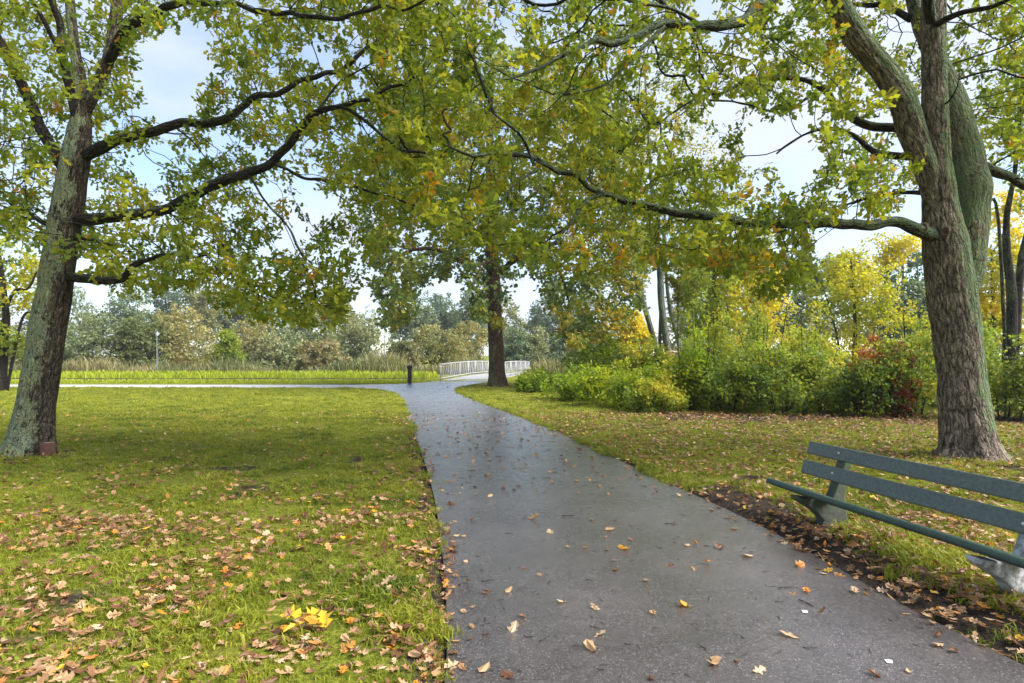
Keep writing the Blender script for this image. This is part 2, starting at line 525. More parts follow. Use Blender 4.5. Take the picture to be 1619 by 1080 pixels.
def soil_mask(x, y):
    """Bare earth: beside the path, in front of the bench, under the shrubs, in worn spots."""
    dl = dist_line(left_edge, x, y)
    dr = dist_line(right_edge, x, y)
    wv = wobble(x, y)
    d = np.clip(1 - (dl + wv * 0.22) / 0.26, 0, 1) * (y < 16) * 0.9
    d = np.maximum(d, np.clip(1 - (dr + wv * 0.15) / 0.12, 0, 1) * 0.8)
    ax, ay = np.array((2.45, 7.0)), np.array((3.25, 2.0))
    db = dist_line([ax, ay], x, y)
    d = np.maximum(d, np.clip(1.45 - (db + wv * 0.45) / 0.44, 0, 1) * (x > 2.0))
    ub = np.clip(1 - np.abs(y - 15.2 + 0.10 * (x - 8) + wv * 2.0) / 1.7, 0, 1) * (x > 3.8)
    d = np.maximum(d, ub * 0.95)
    spots = np.clip((fbm(np.c_[x * 1.3 + 40, y * 1.3], 4) - 0.57) * 6, 0, 1) * np.clip((15 - y) / 4, 0, 1)
    d = np.maximum(d, spots * 0.38)
    d = np.maximum(d, 0.9 * (np.abs(y - 41.0 + wv * 1.5) < 1.3) * (x < -6))
    for tx, ty in ((-7.8, 9.75), (7.25, 9.4)):
        d = np.maximum(d, np.clip(1.2 - np.hypot(x - tx, y - ty + 0.2) / 0.85 + wv * 0.6, 0, 1) * 0.8)
    return d

def ground_z(x, y):
    inp = inside(path_poly, x, y)
    d = dist_line([*left_edge], x, y)
    d2 = dist_line([*right_edge], x, y)
    dd = np.minimum(d, d2)
    dd = np.where(inp, -dd, dd)
    rise = np.clip((dd + 0.04) / 0.22, 0, 1)
    rise = rise * rise * (3 - 2 * rise)
    z = -0.05 + 0.085 * rise
    z = z + rise * (fbm(np.c_[x * 0.9, y * 0.9], 3) - 0.5) * 0.10 * np.clip((dd) / 1.0, 0, 1)
    return z

def axis(dense0, dense1, step, lo, hi):
    a = list(np.arange(dense0, dense1 + 1e-6, step))
    s, x = step, dense0
    while x > lo:
        s *= 1.22
        x -= s
        a.insert(0, x)
    s, x = step, dense1
    while x < hi:
        s *= 1.22
        x += s
        a.append(x)
    return np.array(a)

xs = axis(-11.0, 12.0, 0.15, -1200, 1200)
ys = axis(0.5, 40.0, 0.15, -60, 2200)
X, Y = np.meshgrid(xs, ys)
x, y = X.ravel(), Y.ravel()
mb = MB()
ii = np.arange(len(x)).reshape(X.shape)
q = np.stack([ii[:-1, :-1], ii[:-1, 1:], ii[1:, 1:], ii[1:, :-1]], -1).reshape(-1, 4)
mb.add(np.c_[x, y, ground_z(x, y)], q, dirt=soil_mask(x, y))
tag(mb.build('lawn', LAWN), 'park lawn with fallen leaves on both sides of the path', None, None, 'structure')

def sheet(name, poly, z, mat, label):
    tris = tessellate_polygon([[Vector((*p, 0)) for p in poly]])
    m_ = MB()
    m_.add([(px_, py_, z) for px_, py_ in poly], np.array(tris))
    o = m_.build(name, mat, smooth=False)
    bm = bmesh.new()
    bm.from_mesh(o.data)
    bmesh.ops.recalc_face_normals(bm, faces=bm.faces)
    if sum(f.normal.z for f in bm.faces) < 0:
        bmesh.ops.reverse_faces(bm, faces=bm.faces)
    bm.to_mesh(o.data)
    bm.free()
    return tag(o, label, None, None, 'structure')

side = [p for p in left_edge if p[0] < -6.6] + [p for p in far_edge if p[0] < -6.6]
SIDE = plain('side_path_painted_sheen', (0.42, 0.40, 0.38), 0.7, 0.15, 6, 0.1)  # pale colour stands in for sunlight and reflected sky on this path
sheet('side_path', np.array(side), 0.004, SIDE, 'side path crossing the far lawn, its sunlit sheen painted in')
sheet('path', path_poly, 0.0, ASPHALT, 'wet asphalt path running to the white footbridge')

# ------------------------------------------------------------------ leaves
def tmpl_oak(curl=0.0, fold=0.12):
    m = [(0.0, 0.0), (1.0, 0.0)]
    half = [(0.22, 0.13), (0.31, 0.06), (0.50, 0.29), (0.60, 0.10), (0.80, 0.22)]
    v = [m[0]] + half + [m[1]] + [(a, -b) for a, b in half]
    v = np.array([(a, b, abs(b) * fold + curl * (a - 0.5) ** 2) for a, b in v])
    return v, np.array([[0, 1, 2, 3, 4, 5, 6], [6, 11, 10, 9, 8, 7, 0]])

def tmpl_oak_small(fold=0.18, curl=0.2):
    half = [(0.26, 0.20), (0.40, 0.09), (0.66, 0.27)]
    v = [(0, 0)] + half + [(1, 0)] + [(a, -b) for a, b in half]
    v = np.array([(a, b, abs(b) * fold + curl * (a - 0.5) ** 2) for a, b in v])
    return v, np.array([[0, 1, 2, 3, 4], [4, 7, 6, 5, 0]])

def tmpl_ovate(wd=0.28, fold=0.25):
    v = np.array([(0, 0, 0), (0.3, wd, wd * fold), (0.7, wd * 0.8, wd * fold), (1, 0, 0), (0.7, -wd * 0.8, wd * fold), (0.3, -wd, wd * fold)])
    return v, np.array([[0, 1, 2, 3], [3, 4, 5, 0]])

def tmpl_quad(wd=0.33):
    v = np.array([(0, 0, 0), (0.5, wd, 0.08), (1, 0, 0), (0.45, -wd, 0.08)])
    return v, np.array([[0, 1, 2, 3]])

def frames(ax, nr):
    ax = norm(ax)
    nr = norm(nr - ax * (nr * ax).sum(1, keepdims=True))
    return ax, np.cross(nr, ax), nr

def add_leaves(m_, tm, pos, ax, nr, size, tint):
    tv, tf = tm
    a, s, n_ = frames(ax, nr)
    v = pos[:, None] + size[:, None, None] * (tv[None, :, 0:1] * a[:, None] + tv[None, :, 1:2] * s[:, None] + tv[None, :, 2:3] * n_[:, None])
    k = len(tv)
    f = (tf[None] + (np.arange(len(pos)) * k)[:, None, None]).reshape(-1, tf.shape[1])
    m_.add(v.reshape(-1, 3), f, tint=np.repeat(tint, k))

def rand_unit(n):
    return norm(rng.normal(size=(n, 3)))

# ------------------------------------------------------------------ branching
def grow(pos, par, att, step, infl, kill, iters=80, trop=(0, 0, 0.0), maxkids=3):
    """Twigs grow towards free points of the crown, a step at a time, and a point is used up when a twig reaches it."""
    pos, par = [np.asarray(p, float) for p in pos], list(par)
    n0 = len(pos)
    A = np.asarray(att, float)
    nd_, ni = np.full(len(A), 1e9), np.zeros(len(A), int)

    def upd(newp, base):
        nonlocal nd_, ni
        for s in range(0, len(newp), 400):
            q_ = np.array(newp[s:s + 400])
            d = np.sqrt(((A[:, None] - q_[None]) ** 2).sum(-1))
            j = d.argmin(1)
            dm = d[np.arange(len(A)), j]
            b = dm < nd_
            nd_[b] = dm[b]
            ni[b] = j[b] + base + s
    upd(pos, 0)
    kids = {}
    for _ in range(iters):
        live = nd_ > kill
        A, nd_, ni = A[live], nd_[live], ni[live]
        act = nd_ < infl
        if not act.any():
            break
        Pn = np.array(pos)
        dv = norm(A[act] - Pn[ni[act]])
        acc = np.zeros((len(pos), 3))
        np.add.at(acc, ni[act], dv)
        idx = np.unique(ni[act])
        newp, newpar = [], []
        for i in idx:
            if kids.get(i, 0) >= maxkids:
                continue
            d = acc[i] + np.array(trop) + rng.normal(size=3) * 0.34
            p_ = par[i]
            if p_ >= 0:
                d = d / max(np.linalg.norm(d), 1e-6) + 0.35 * (pos[i] - pos[p_]) / max(np.linalg.norm(pos[i] - pos[p_]), 1e-6)
            d = d / max(np.linalg.norm(d), 1e-6)
            kids[i] = kids.get(i, 0) + 1
            newp.append(pos[i] + d * step)
            newpar.append(int(i))
        if not newp:
            break
        b = len(pos)
        pos += newp
        par += newpar
        upd(newp, b)
    return np.array(pos), np.array(par), n0

def radii(pos, par, n0, tip=0.004, ex=2.4, rmax=0.06):
    r = np.full(len(pos), 0.0)
    for i in range(len(pos) - 1, n0 - 1, -1):
        r[i] = max(r[i], tip ** ex)
        r[par[i]] += r[i]
    return np.minimum(r ** (1 / ex), rmax)

def twig_mesh(m_, pos, par, r, n0, sides=4):
    ch = {}
    for i in range(n0, len(pos)):
        ch.setdefault(par[i], []).append(i)
    used = set()
    for i in range(n0, len(pos)):
        if i in used:
            continue
        ln = [par[i], i]
        used.add(i)
        while True:
            c = [k for k in ch.get(ln[-1], []) if k not in used]
            if not c:
                break
            b = max(c, key=lambda k: r[k])
            used.add(b)
            ln.append(b)
        p = pos[ln]
        rr = r[ln].copy()
        rr[0] = rr[1]
        rr[-1] *= 0.5
        m_.tube(p, rr, sides if rr.max() > 0.012 else 3, cap=False)

def bark_disp(amp, freq=11.0, zf=1.6, lump=0.05, flare=0.0, base=None, fl_h=0.3):
    def f(bu, dirs, v):
        rad = np.hypot(bu[:, 0], bu[:, 1])
        n1 = vnoise(np.c_[bu[:, 0] * freq * 1.25, bu[:, 1] * freq * 1.25, bu[:, 2] * zf] + 3.1)
        n2 = vnoise(np.c_[bu[:, 0] * freq * 3.2, bu[:, 1] * freq * 3.2, bu[:, 2] * zf * 2.4] + 9.7)
        d = (-np.abs(2 * n1 - 1) * 0.0 + (1 - np.abs(2 * n1 - 1)) ** 2 * -1.0 + 0.45 * n2) * amp
        d += (fbm(v * 2.3 + 31, 2) - 0.5) * lump * np.clip(rad / 0.3, 0.15, 1)
        if flare:
            ang = np.arctan2(dirs[:, 1], dirs[:, 0])
            h = np.maximum(v[:, 2] - base, 0)
            lob = 0.75 + 0.45 * np.sin(ang * 4 + 1.0) + 0.25 * np.sin(ang * 7 + 2.2)
            d += flare * np.exp(-h / fl_h) * lob
        return d
    return f

def lichen_side(direction, gain=1.0, nz=2.5, off=0.0):
    dv = np.array(direction, float)
    dv /= np.linalg.norm(dv)

    def f(dirs, v):
        s = dirs @ dv
        return np.clip((s + off) * gain + (fbm(v * nz + 5, 3) - 0.5) * 2.2, -1, 0.55)
    return f

def limb_pts(spec):
    return [(*P(a, b, d), r * math.cos(math.atan((a - 809.5) / FPX)) ** 0.8) for a, b, d, r in spec]

def wiggle(pts):
    s_ = np.r_[0, np.cumsum(np.linalg.norm(np.diff(pts[:, :3], axis=0), axis=1))]
    o_ = pts[0, 0] * 7.1 + pts[-1, 2] * 3.3
    amp = np.clip((s_ - .25) / .5, 0, 1) * np.clip(.065 - pts[:, 3] * .5, .012, .065) * np.clip(s_[-1] / 2.5, .3, 1.6)
    out = pts.copy()
    for k in range(3):
        out[:, k] += ((vnoise(np.c_[s_ * 1.5, np.full(len(s_), o_ + 11 * k)]) - .5) + .5 * (vnoise(np.c_[s_ * 4.1, np.full(len(s_), o_ + 5 + 11 * k)]) - .5)) * 2 * amp
    return out

def big_tree(name, label, cat, trunk, limbs, att, mats, leaf, seed_step=0.3, step=0.15, infl=0.85, kill=0.21, flare=0.18,
             lich=None, limb_lich=None, single_leaves=0, per=9, jit=0.14, special=None, group=None, limb_disp=0.008, trunk_disp=0.02, limb_bark=BARK_K):
    """A tree one stands beside: trunk and limbs as drawn, twigs grown, every leaf a face of its own."""
    base = np.array(trunk[0][:3])
    base[2] = 0
    root = thing(name, label, cat, base, group)
    bark, leafm = mats
    t = catmull(trunk, 0.035)
    m_ = MB()
    m_.tube(t[:, :3], t[:, 3], 144, bark_disp(trunk_disp, flare=flare, base=trunk[0][2]), cap=False, lich=lich)
    m_.build('trunk', bark, root)
    pos, par = [], []
    sp = catmull(trunk, seed_step)
    for i, p in enumerate(sp):
        if p[2] > 2.6:
            par.append(len(pos) - 1 if pos else -1)
            pos.append(p[:3])
    for sp_ in limbs:
        pts = wiggle(catmull(sp_, 0.07))
        m_ = MB()
        thick = pts[0][3] > 0.05
        m_.tube(pts[:, :3], pts[:, 3], 72 if pts[0][3] > .11 else 32 if thick else 10, bark_disp(limb_disp * (2.6 if pts[0][3] > .11 else 1), lump=0.09),
                lich=(special or {}).get(len(root.children), None) or limb_lich or lich)
        m_.build('limb', bark if pts[0][3] > 0.115 or limb_bark is None else limb_bark, root)
        s2 = pts[::max(1, int(seed_step / 0.07))]
        for i, p in enumerate(s2):
            par.append(-1 if i == 0 else len(pos) - 1)
            pos.append(p[:3])
    # limbs that start apart have no parent; only their own line counts
    pos2, par2, n0 = grow(pos, par, att, step, infl, kill)
    r = radii(pos2, par2, n0)
    m_ = MB()
    twig_mesh(m_, pos2, par2, r, n0)
    tag(m_.build('twigs', BARK_D, root), None, None, None, 'stuff')
    # leaves on the thin ends
    haskid = np.zeros(len(pos2), bool)
    haskid[par2[n0:]] = True
    ends = [i for i in range(n0, len(pos2)) if (not haskid[i]) or r[i] < 0.0062]
    ends = np.array(ends)
    tips = ~haskid[ends]
    reps = np.where(tips, per, max(1, per // 3))
    idx = np.repeat(ends, reps)
    n = len(idx)
    d = norm(pos2[idx] - pos2[par2[idx]])
    ax = norm(d * 0.5 + rand_unit(n) * 0.95 + np.array((0, 0, -0.25)))
    nr = norm(np.array((0, 0, 0.9)) + rand_unit(n) * 0.8)
    size = leaf['size'] * rng.uniform(0.55, 1.35, n)
    ps = pos2[idx] + rand_unit(n) * jit * rng.random(n)[:, None] ** 0.5
    tn = leaf['tint'](ps, n)
    tm = leaf['tmpl']
    if single_leaves:
        a, b, D = proj(ps)
        vis = (a > 5) & (a < 1614) & (b > 5) & (b < 1000) & (D > 1)
        order = np.argsort(np.where(vis, D / size, 1e9))[:single_leaves]
        sel = np.zeros(n, bool)
        sel[order] = True
        aa, ss, nn = frames(ax, nr)
        cache = {}
        for i in order:
            k = int(tn[i] * 10)
            if k not in cache:
                lm = MB()
                add_leaves(lm, tm, np.zeros((1, 3)), np.array([[1., 0, 0]]), np.array([[0, 0, 1.]]), np.ones(1), np.array([k / 10 + 0.05]))
                o = lm.build('leaf', leafm, None)
                cache[k] = o
            else:
                o = cache[k].copy()
                COL.objects.link(o)
            o.parent = root
            M = Matrix((( *[aa[i][0], ss[i][0], nn[i][0]], 0), (aa[i][1], ss[i][1], nn[i][1], 0), (aa[i][2], ss[i][2], nn[i][2], 0), (0, 0, 0, 1)))
            o.matrix_basis = Matrix.Translation(Vector(ps[i] - base)) @ M @ Matrix.Scale(float(size[i]), 4)
        ps, ax, nr, size, tn = ps[~sel], ax[~sel], nr[~sel], size[~sel], tn[~sel]
    m_ = MB()
    add_leaves(m_, leaf.get('mass', tm), ps, ax, nr, size, tn)
    tag(m_.build('crown', leafm, root, smooth=False), None, None, None, 'stuff')
    print(name, 'nodes', len(pos2), 'leaves', n)
    return root

def sample(n, region, dr, gaps=(), weight=None):
    """Free crown points in a region of the view, between two distances, leaving the holes the crown has."""
    out = []
    r_ = np.array(region, float)
    lo, hi = r_.min(0), r_.max(0)
    tot = 0
    while tot < n:
        a, b = rng.uniform(lo[0], hi[0], 4000), rng.uniform(lo[1], hi[1], 4000)
        D = (rng.uniform(dr[0] ** 3, dr[1] ** 3, 4000)) ** (1 / 3)
        k = inside(r_, a, b)
        for g_, keep in gaps:
            k &= ~(inside(g_, a, b) & (rng.random(4000) > keep))
        q_ = np.c_[(a - 809.5) / FPX * D, D, EYE - (b - HOR) / FPX * D]
        cl = fbm(q_ * 0.9 + 3, 2)
        k &= rng.random(4000) < np.clip((cl - 0.36) * 5, 0.06, 1)
        if weight is not None:
            k &= rng.random(4000) < weight(a, b, D)
        out.append(q_[k])
        tot += k.sum()
    return np.vstack(out)[:n]

def oak_tint(ps, n):
    f = fbm(ps * 1.1 + 13, 3)
    f2 = vnoise(ps * 2.2 + 71)
    t = 0.14 + 0.74 * np.clip((f - 0.25) * 1.5, 0, 1) + (vnoise(ps * 4.5 + 29) - .5) * .35 + rng.normal(0, 0.08, n)
    t = np.clip(t, 0, 0.83)
    hot = (vnoise(ps * 3.0 + 71) * .6 + f2 * .4 > 0.735) & (rng.random(n) < 0.8)
    t[hot] = rng.uniform(0.82, 0.97, hot.sum())
    odd = rng.random(n) < 0.018
    t[odd] = rng.uniform(0.85, 1.0, odd.sum())
    return t

OAKLEAF = dict(size=0.112, tmpl=tmpl_oak(0.25, 0.18), mass=tmpl_oak_small(), tint=oak_tint)

# ---- left oak
T = 9.7
ltrunk = limb_pts([(44, 727, T, .36), (50, 690, T, .35), (60, 620, T, .325), (72, 540, T, .30), (84, 470, T, .305), (95, 400, T, .285), (106, 330, T, .275), (116, 270, T, .25), (124, 220, T, .22), (128, 180, T, .17), (124, 120, T + .1, .12), (116, 60, T + .2, .10), (108, -40, T + .3, .08), (100, -200, T + .4, .04)])
llimbs = [limb_pts(s) for s in [
    [(100, 268, T, .10), (72, 215, T - .1, .105), (45, 160, T - .3, .10), (20, 110, T - .5, .09), (-20, 40, T - .8, .08), (-90, -60, T - 1.2, .05)],
    [(122, 195, T - .05, .10), (108, 120, T - .2, .085), (92, 40, T - .4, .07), (72, -60, T - .6, .05), (50, -180, T - .8, .03)],
    [(104, 100, T - .25, .05), (80, 55, T - .4, .045), (45, -10, T - .7, .04), (10, -90, T - 1, .03)],
    [(122, 195, T + .05, .15), (150, 145, T, .13), (172, 95, T, .115), (181, 40, T + .1, .105), (187, -20, T + .2, .09), (200, -150, T + .3, .05)],
    [(165, 108, T, .09), (196, 60, T - .3, .085), (235, 22, T - .6, .075), (290, 2, T - .9, .06), (360, 8, T - 1.2, .045), (440, 25, T - 1.5, .038), (540, 32, T - 1.8, .03), (620, 14, T - 2.1, .02), (680, -5, T - 2.3, .012)],
    [(128, 250, T, .10), (155, 236, T - .1, .105), (195, 216, T - .2, .09), (245, 203, T - .3, .082), (300, 196, T - .3, .075), (345, 189, T - .3, .07), (395, 158, T - .2, .06), (455, 141, T, .05), (520, 118, T + .2, .042), (580, 82, T + .4, .035), (640, 45, T + .6, .025), (700, 5, T + .8, .014)],
    [(108, 348, T, .10), (140, 346, T - .1, .115), (200, 340, T - .3, .10), (268, 331, T - .5, .09), (325, 298, T - .7, .085), (375, 275, T - .9, .08), (425, 260, T - 1, .07), (470, 218, T - 1.2, .058), (505, 175, T - 1.3, .05), (560, 160, T - 1.4, .036), (615, 140, T - 1.5, .026), (655, 122, T - 1.6, .016)],
    [(508, 172, T - 1.3, .035), (550, 172, T - 1.4, .03), (595, 205, T - 1.5, .025), (640, 238, T - 1.6, .02), (700, 245, T - 1.7, .012)],
    [(430, 258, T - 1, .035), (480, 277, T - 1.2, .028), (545, 298, T - 1.5, .022), (600, 312, T - 1.7, .016), (660, 330, T - 1.9, .01)],
    [(390, 272, T - .9, .03), (420, 315, T - 1.2, .024), (455, 370, T - 1.5, .018), (485, 430, T - 1.7, .012), (500, 480, T - 1.8, .008)],
    [(300, 315, T - .6, .03), (330, 350, T - .9, .022), (360, 400, T - 1.1, .016), (390, 450, T - 1.3, .010)],
    [(115, 374, T, .05), (145, 378, T - .3, .052), (172, 384, T - .5, .045), (193, 389, T - .6, .035)],
    [(105, 438, T, .09), (135, 440, T - .25, .09), (165, 446, T - .45, .075), (190, 446, T - .6, .068), (203, 428, T - .75, .055), (222, 414, T - .9, .05), (238, 409, T - 1.1, .035), (275, 400, T - 1.4, .02), (330, 405, T - 1.7, .01)],
    [(90, 355, T, .07), (62, 350, T + .4, .055), (20, 325, T + .9, .04), (-40, 300, T + 1.4, .02)],
    [(500, 178, T - 1.3, .025), (540, 130, T - 1.0, .02), (600, 90, T - .8, .012)],
]]
gapsL = [([(210, 70), (300, 20), (335, 60), (340, 110), (275, 185), (240, 190), (212, 140)], 0.0), ([(455, 215), (500, 240), (510, 320), (450, 345), (440, 270)], 0.12),
         ([(420, 375), (580, 380), (575, 430), (500, 450), (430, 430)], 0.15), ([(465, 60), (545, 55), (550, 110), (470, 115)], 0.25), ([(185, 250), (290, 225), (300, 285), (215, 305)], 0.3),
         ([(560, 60), (620, 95), (600, 150), (550, 130)], 0.3)]
regL = [(-330, -330), (640, -330), (720, 40), (720, 260), (660, 340), (610, 400), (560, 430), (545, 500), (500, 512), (440, 505), (400, 480), (350, 488), (320, 450), (225, 465), (165, 455), (120, 400), (60, 395), (0, 360), (-330, 430)]
def wL(a, b, D):
    wv = np.where(b < -60, 0.5, 1.0)
    wv = np.where(inside([(85, -20), (215, -20), (200, 110), (165, 230), (150, 360), (60, 380), (80, 250), (75, 120)], a, b) & (D < 9.9), 0.12, wv)
    wv = np.where(inside([(140, 130), (600, 60), (640, 130), (520, 200), (420, 290), (200, 370), (130, 370), (130, 240)], a, b) & (D < 9.2), wv * .3, wv)
    return wv
attL = np.vstack([sample(4800, regL, (7.2, 12.6), gapsL, wL),
                  sample(260, [(330, 400), (560, 400), (555, 500), (505, 515), (430, 510), (340, 490)], (7.0, 9.2)),
                  ])
big_tree('oak_tree', 'big oak with lichen covered leaning trunk on the open lawn', 'tree', ltrunk, llimbs, attL, (BARK_L, OAK), OAKLEAF,
         lich=lichen_side((-0.77, -0.63, 0), 1.0, 3.0, 0.22), limb_lich=lichen_side((0, 0, 1), 0.6, 3.0, -0.35), single_leaves=300, group='oaks framing the path', per=24)

# ---- right oak
T = 9.3
rtrunk = limb_pts([(1535, 733, T, .42), (1530, 690, T, .41), (1522, 620, T, .385), (1514, 540, T, .38), (1505, 470, T, .39), (1498, 420, T, .385), (1492, 370, T, .35), (1486, 320, T, .275), (1482, 250, T - .05, .235), (1479, 180, T - .1, .215), (1477, 100, T - .1, .20), (1476, 20, T - .1, .20), (1480, -80, T - .1, .17), (1490, -240, T, .08)])
rlimbs = [limb_pts(s) for s in [
    [(1516, 485, T + .10, .25), (1527, 420, T + .14, .29), (1535, 360, T + .18, .32), (1533, 300, T + .2, .33), (1522, 240, T + .22, .31), (1510, 180, T + .25, .27), (1497, 130, T + .32, .21), (1475, 80, T + .4, .16), (1450, 20, T + .5, .15), (1430, -60, T + .6, .12), (1400, -200, T + .8, .06)],
    [(1480, 330, T - .02, .17), (1466, 270, T - .05, .21), (1447, 215, T - .05, .225), (1425, 160, T - .1, .215), (1395, 110, T - .15, .20), (1355, 60, T - .25, .19), (1325, 5, T - .35, .175), (1300, -60, T - .5, .15), (1250, -180, T - .7, .09)],
    [(1475, 372, T - .1, .13), (1445, 361, T - .25, .115), (1415, 352, T - .35, .095), (1360, 352, T - .5, .09), (1290, 354, T - .7, .082), (1230, 352, T - .9, .075), (1195, 350, T - 1, .072), (1130, 340, T - 1.1, .066), (1060, 330, T - 1.2, .06), (1000, 322, T - 1.3, .055), (950, 305, T - 1.4, .048), (905, 283, T - 1.5, .042), (860, 268, T - 1.6, .036), (800, 250, T - 1.7, .028), (740, 242, T - 1.8, .02), (680, 225, T - 1.9, .013)],
    [(845, 262, T - 1.6, .026), (825, 215, T - 1.7, .022), (790, 185, T - 1.8, .017), (760, 160, T - 1.9, .011)],
    [(955, 305, T - 1.4, .036), (925, 320, T - 1.5, .032), (905, 350, T - 1.6, .028), (875, 385, T - 1.7, .022), (845, 415, T - 1.8, .014)],
    [(1000, 322, T - 1.3, .03), (985, 345, T - 1.4, .026), (965, 375, T - 1.5, .022), (930, 395, T - 1.6, .016), (890, 402, T - 1.7, .01)],
    [(850, 268, T - 1.6, .024), (815, 290, T - 1.7, .02), (790, 320, T - 1.8, .014), (750, 345, T - 1.9, .009)],
    [(1462, 210, T + .25, .09), (1425, 202, T + .3, .085), (1370, 195, T + .4, .08), (1325, 178, T + .5, .075), (1300, 150, T + .5, .06), (1270, 132, T + .5, .05), (1215, 125, T + .5, .04), (1150, 135, T + .5, .03), (1090, 165, T + .5, .02), (1040, 190, T + .5, .012)],
    [(1290, 145, T + .5, .03), (1240, 175, T + .7, .028), (1180, 165, T + .8, .024), (1120, 160, T + .9, .015)],
    [(1460, 250, T + .2, .08), (1420, 246, T + .5, .07), (1380, 238, T + .8, .06), (1340, 214, T + 1.1, .045), (1290, 205, T + 1.4, .03), (1230, 240, T + 1.7, .018)],
    [(1460, 305, T + .2, .05), (1420, 305, T + .6, .04), (1370, 315, T + 1, .03), (1310, 330, T + 1.4, .016)],
    [(1300, -40, T - .5, .09), (1230, -10, T - .9, .085), (1180, 22, T - 1.2, .078), (1130, 38, T - 1.5, .07), (1055, 42, T - 1.8, .055), (1000, 58, T - 2, .045), (930, 76, T - 2.2, .036), (870, 102, T - 2.4, .026), (800, 130, T - 2.6, .014)],
    [(1050, 42, T - 1.8, .032), (1000, 90, T - 2, .026), (950, 130, T - 2.1, .018), (890, 150, T - 2.2, .01)],
    [(1110, 40, T - 1.6, .03), (1060, 15, T - 1.8, .026), (980, 5, T - 2.1, .02), (880, -8, T - 2.4, .012)],
    [(1545, 262, T + .3, .11), (1585, 275, T + .5, .095), (1630, 296, T + .8, .08), (1700, 310, T + 1.2, .05), (1800, 300, T + 1.6, .03)],
    [(1478, 40, T - .2, .07), (1520, 20, T - .6, .05), (1580, 5, T - 1, .035), (1650, -30, T - 1.4, .02)],
    [(1440, 30, T + .5, .07), (1400, 10, T + .9, .055), (1340, 0, T + 1.3, .04), (1260, -20, T + 1.6, .025)],
    [(1478, 70, T + .05, .09), (1455, -40, 8.6, .085), (1330, -260, 7.0, .07), (1180, -480, 5.8, .05), (1000, -900, 4.6, .03), (850, -1500, 3.4, .015)],  # limb rising out of view into the crown part added for shade
    [(1480, -60, T + .05, .08), (1560, -220, 8.2, .07), (1640, -480, 6.4, .05), (1700, -900, 5.0, .03), (1750, -1500, 3.6, .012)],  # second limb, wholly unseen, under the added shading crown
    [(1485, 170, T - .15, .025), (1500, 160, T - .35, .022), (1512, 140, T - .5, .016), (1516, 110, T - .6, .008)],
]]
gapsR = [([(1195, 180), (1275, 165), (1290, 230), (1275, 300), (1225, 320), (1180, 260)], 0.03), ([(1130, 70), (1225, 20), (1230, 60), (1170, 110)], 0.25), ([(1290, 340), (1420, 350), (1430, 420), (1290, 420)], 0.05),
         ([(1050, 90), (1110, 110), (1110, 160), (1050, 160)], 0.35), ([(940, 165), (990, 165), (985, 200), (945, 205)], 0.3), ([(1130, 150), (1200, 150), (1190, 210), (1130, 200)], 0.3), ([(1080, 200), (1150, 200), (1150, 290), (1090, 270)], 0.45),
         ([(660, 265), (740, 265), (740, 310), (660, 310)], 0.5)]
regR = [(560, -330), (2000, -330), (2000, 340), (1650, 330), (1600, 240), (1560, 200), (1440, 330), (1300, 335), (1290, 400), (1230, 430), (1180, 440), (1080, 420), (1010, 415), (960, 440), (880, 440), (800, 410), (720, 390), (650, 330), (600, 200), (580, 60)]
def wR(a, b, D):
    wv = np.where(b < -60, 0.5, 1.0)
    wv = np.where((a > 1120) & (b > 150) & (b < 330) & (a < 1440), 0.45, wv)
    wv = np.where((a > 1430) & (a < 1570) & (D < 9.6), 0.04, wv)
    wv = np.where(inside([(1270, -20), (1410, -20), (1490, 220), (1470, 330), (1400, 230), (1320, 80)], a, b) & (D < 9.8), 0.06, wv)
    wv = np.where(inside([(760, 225), (1000, 290), (1440, 330), (1440, 370), (1000, 350), (760, 280)], a, b) & (D < 8.4), wv * .3, wv)
    return wv
# the crown's near side, unseen above the viewer, added to shade path and lawn
nn_ = 1500
unseen_shade_crown = np.c_[rng.uniform(-1.5, 10.0, nn_), rng.uniform(0.8, 7.2, nn_), rng.uniform(5.2, 9.5, nn_)]
unseen_shade_crown = unseen_shade_crown[(((unseen_shade_crown - np.array((4.6, 5.2, 7.2))) / np.array((6.0, 4.6, 2.4))) ** 2).sum(1) < 1]
unseen_shade_crown = unseen_shade_crown[unseen_shade_crown[:, 2] > 1.65 + unseen_shade_crown[:, 1] * .66]
unseen_shade_crown = unseen_shade_crown[rng.random(len(unseen_shade_crown)) < np.clip((fbm(unseen_shade_crown * .8, 2) - .33) * 5, .1, 1)]
attR = np.vstack([unseen_shade_crown, sample(5600, regR, (6.6, 12.4), gapsR, wR), sample(170, [(1120, 380), (1290, 400), (1285, 440), (1240, 455), (1210, 500), (1170, 480), (1130, 430)], (7.6, 9.4)),
                  sample(120, [(1150, 330), (1420, 330), (1300, 345), (1160, 350)], (7.6, 9.4))])
RIGHT_OAK = big_tree('oak_tree', 'big oak with brown forked trunk standing behind the green bench', 'tree', rtrunk, rlimbs, attR, (BARK_R, OAK), OAKLEAF,
         lich=lichen_side((0.95, -0.3, 0), 1.4, 2.6, -0.30), limb_lich=lichen_side((0.85, -0.35, 0.5), 1.2, 3.0, 0.05), special={1: lichen_side((0.25, -0.9, 0), 0.5, 2.2, 0.45)}, single_leaves=300, group='oaks framing the path', per=27, flare=0.30)

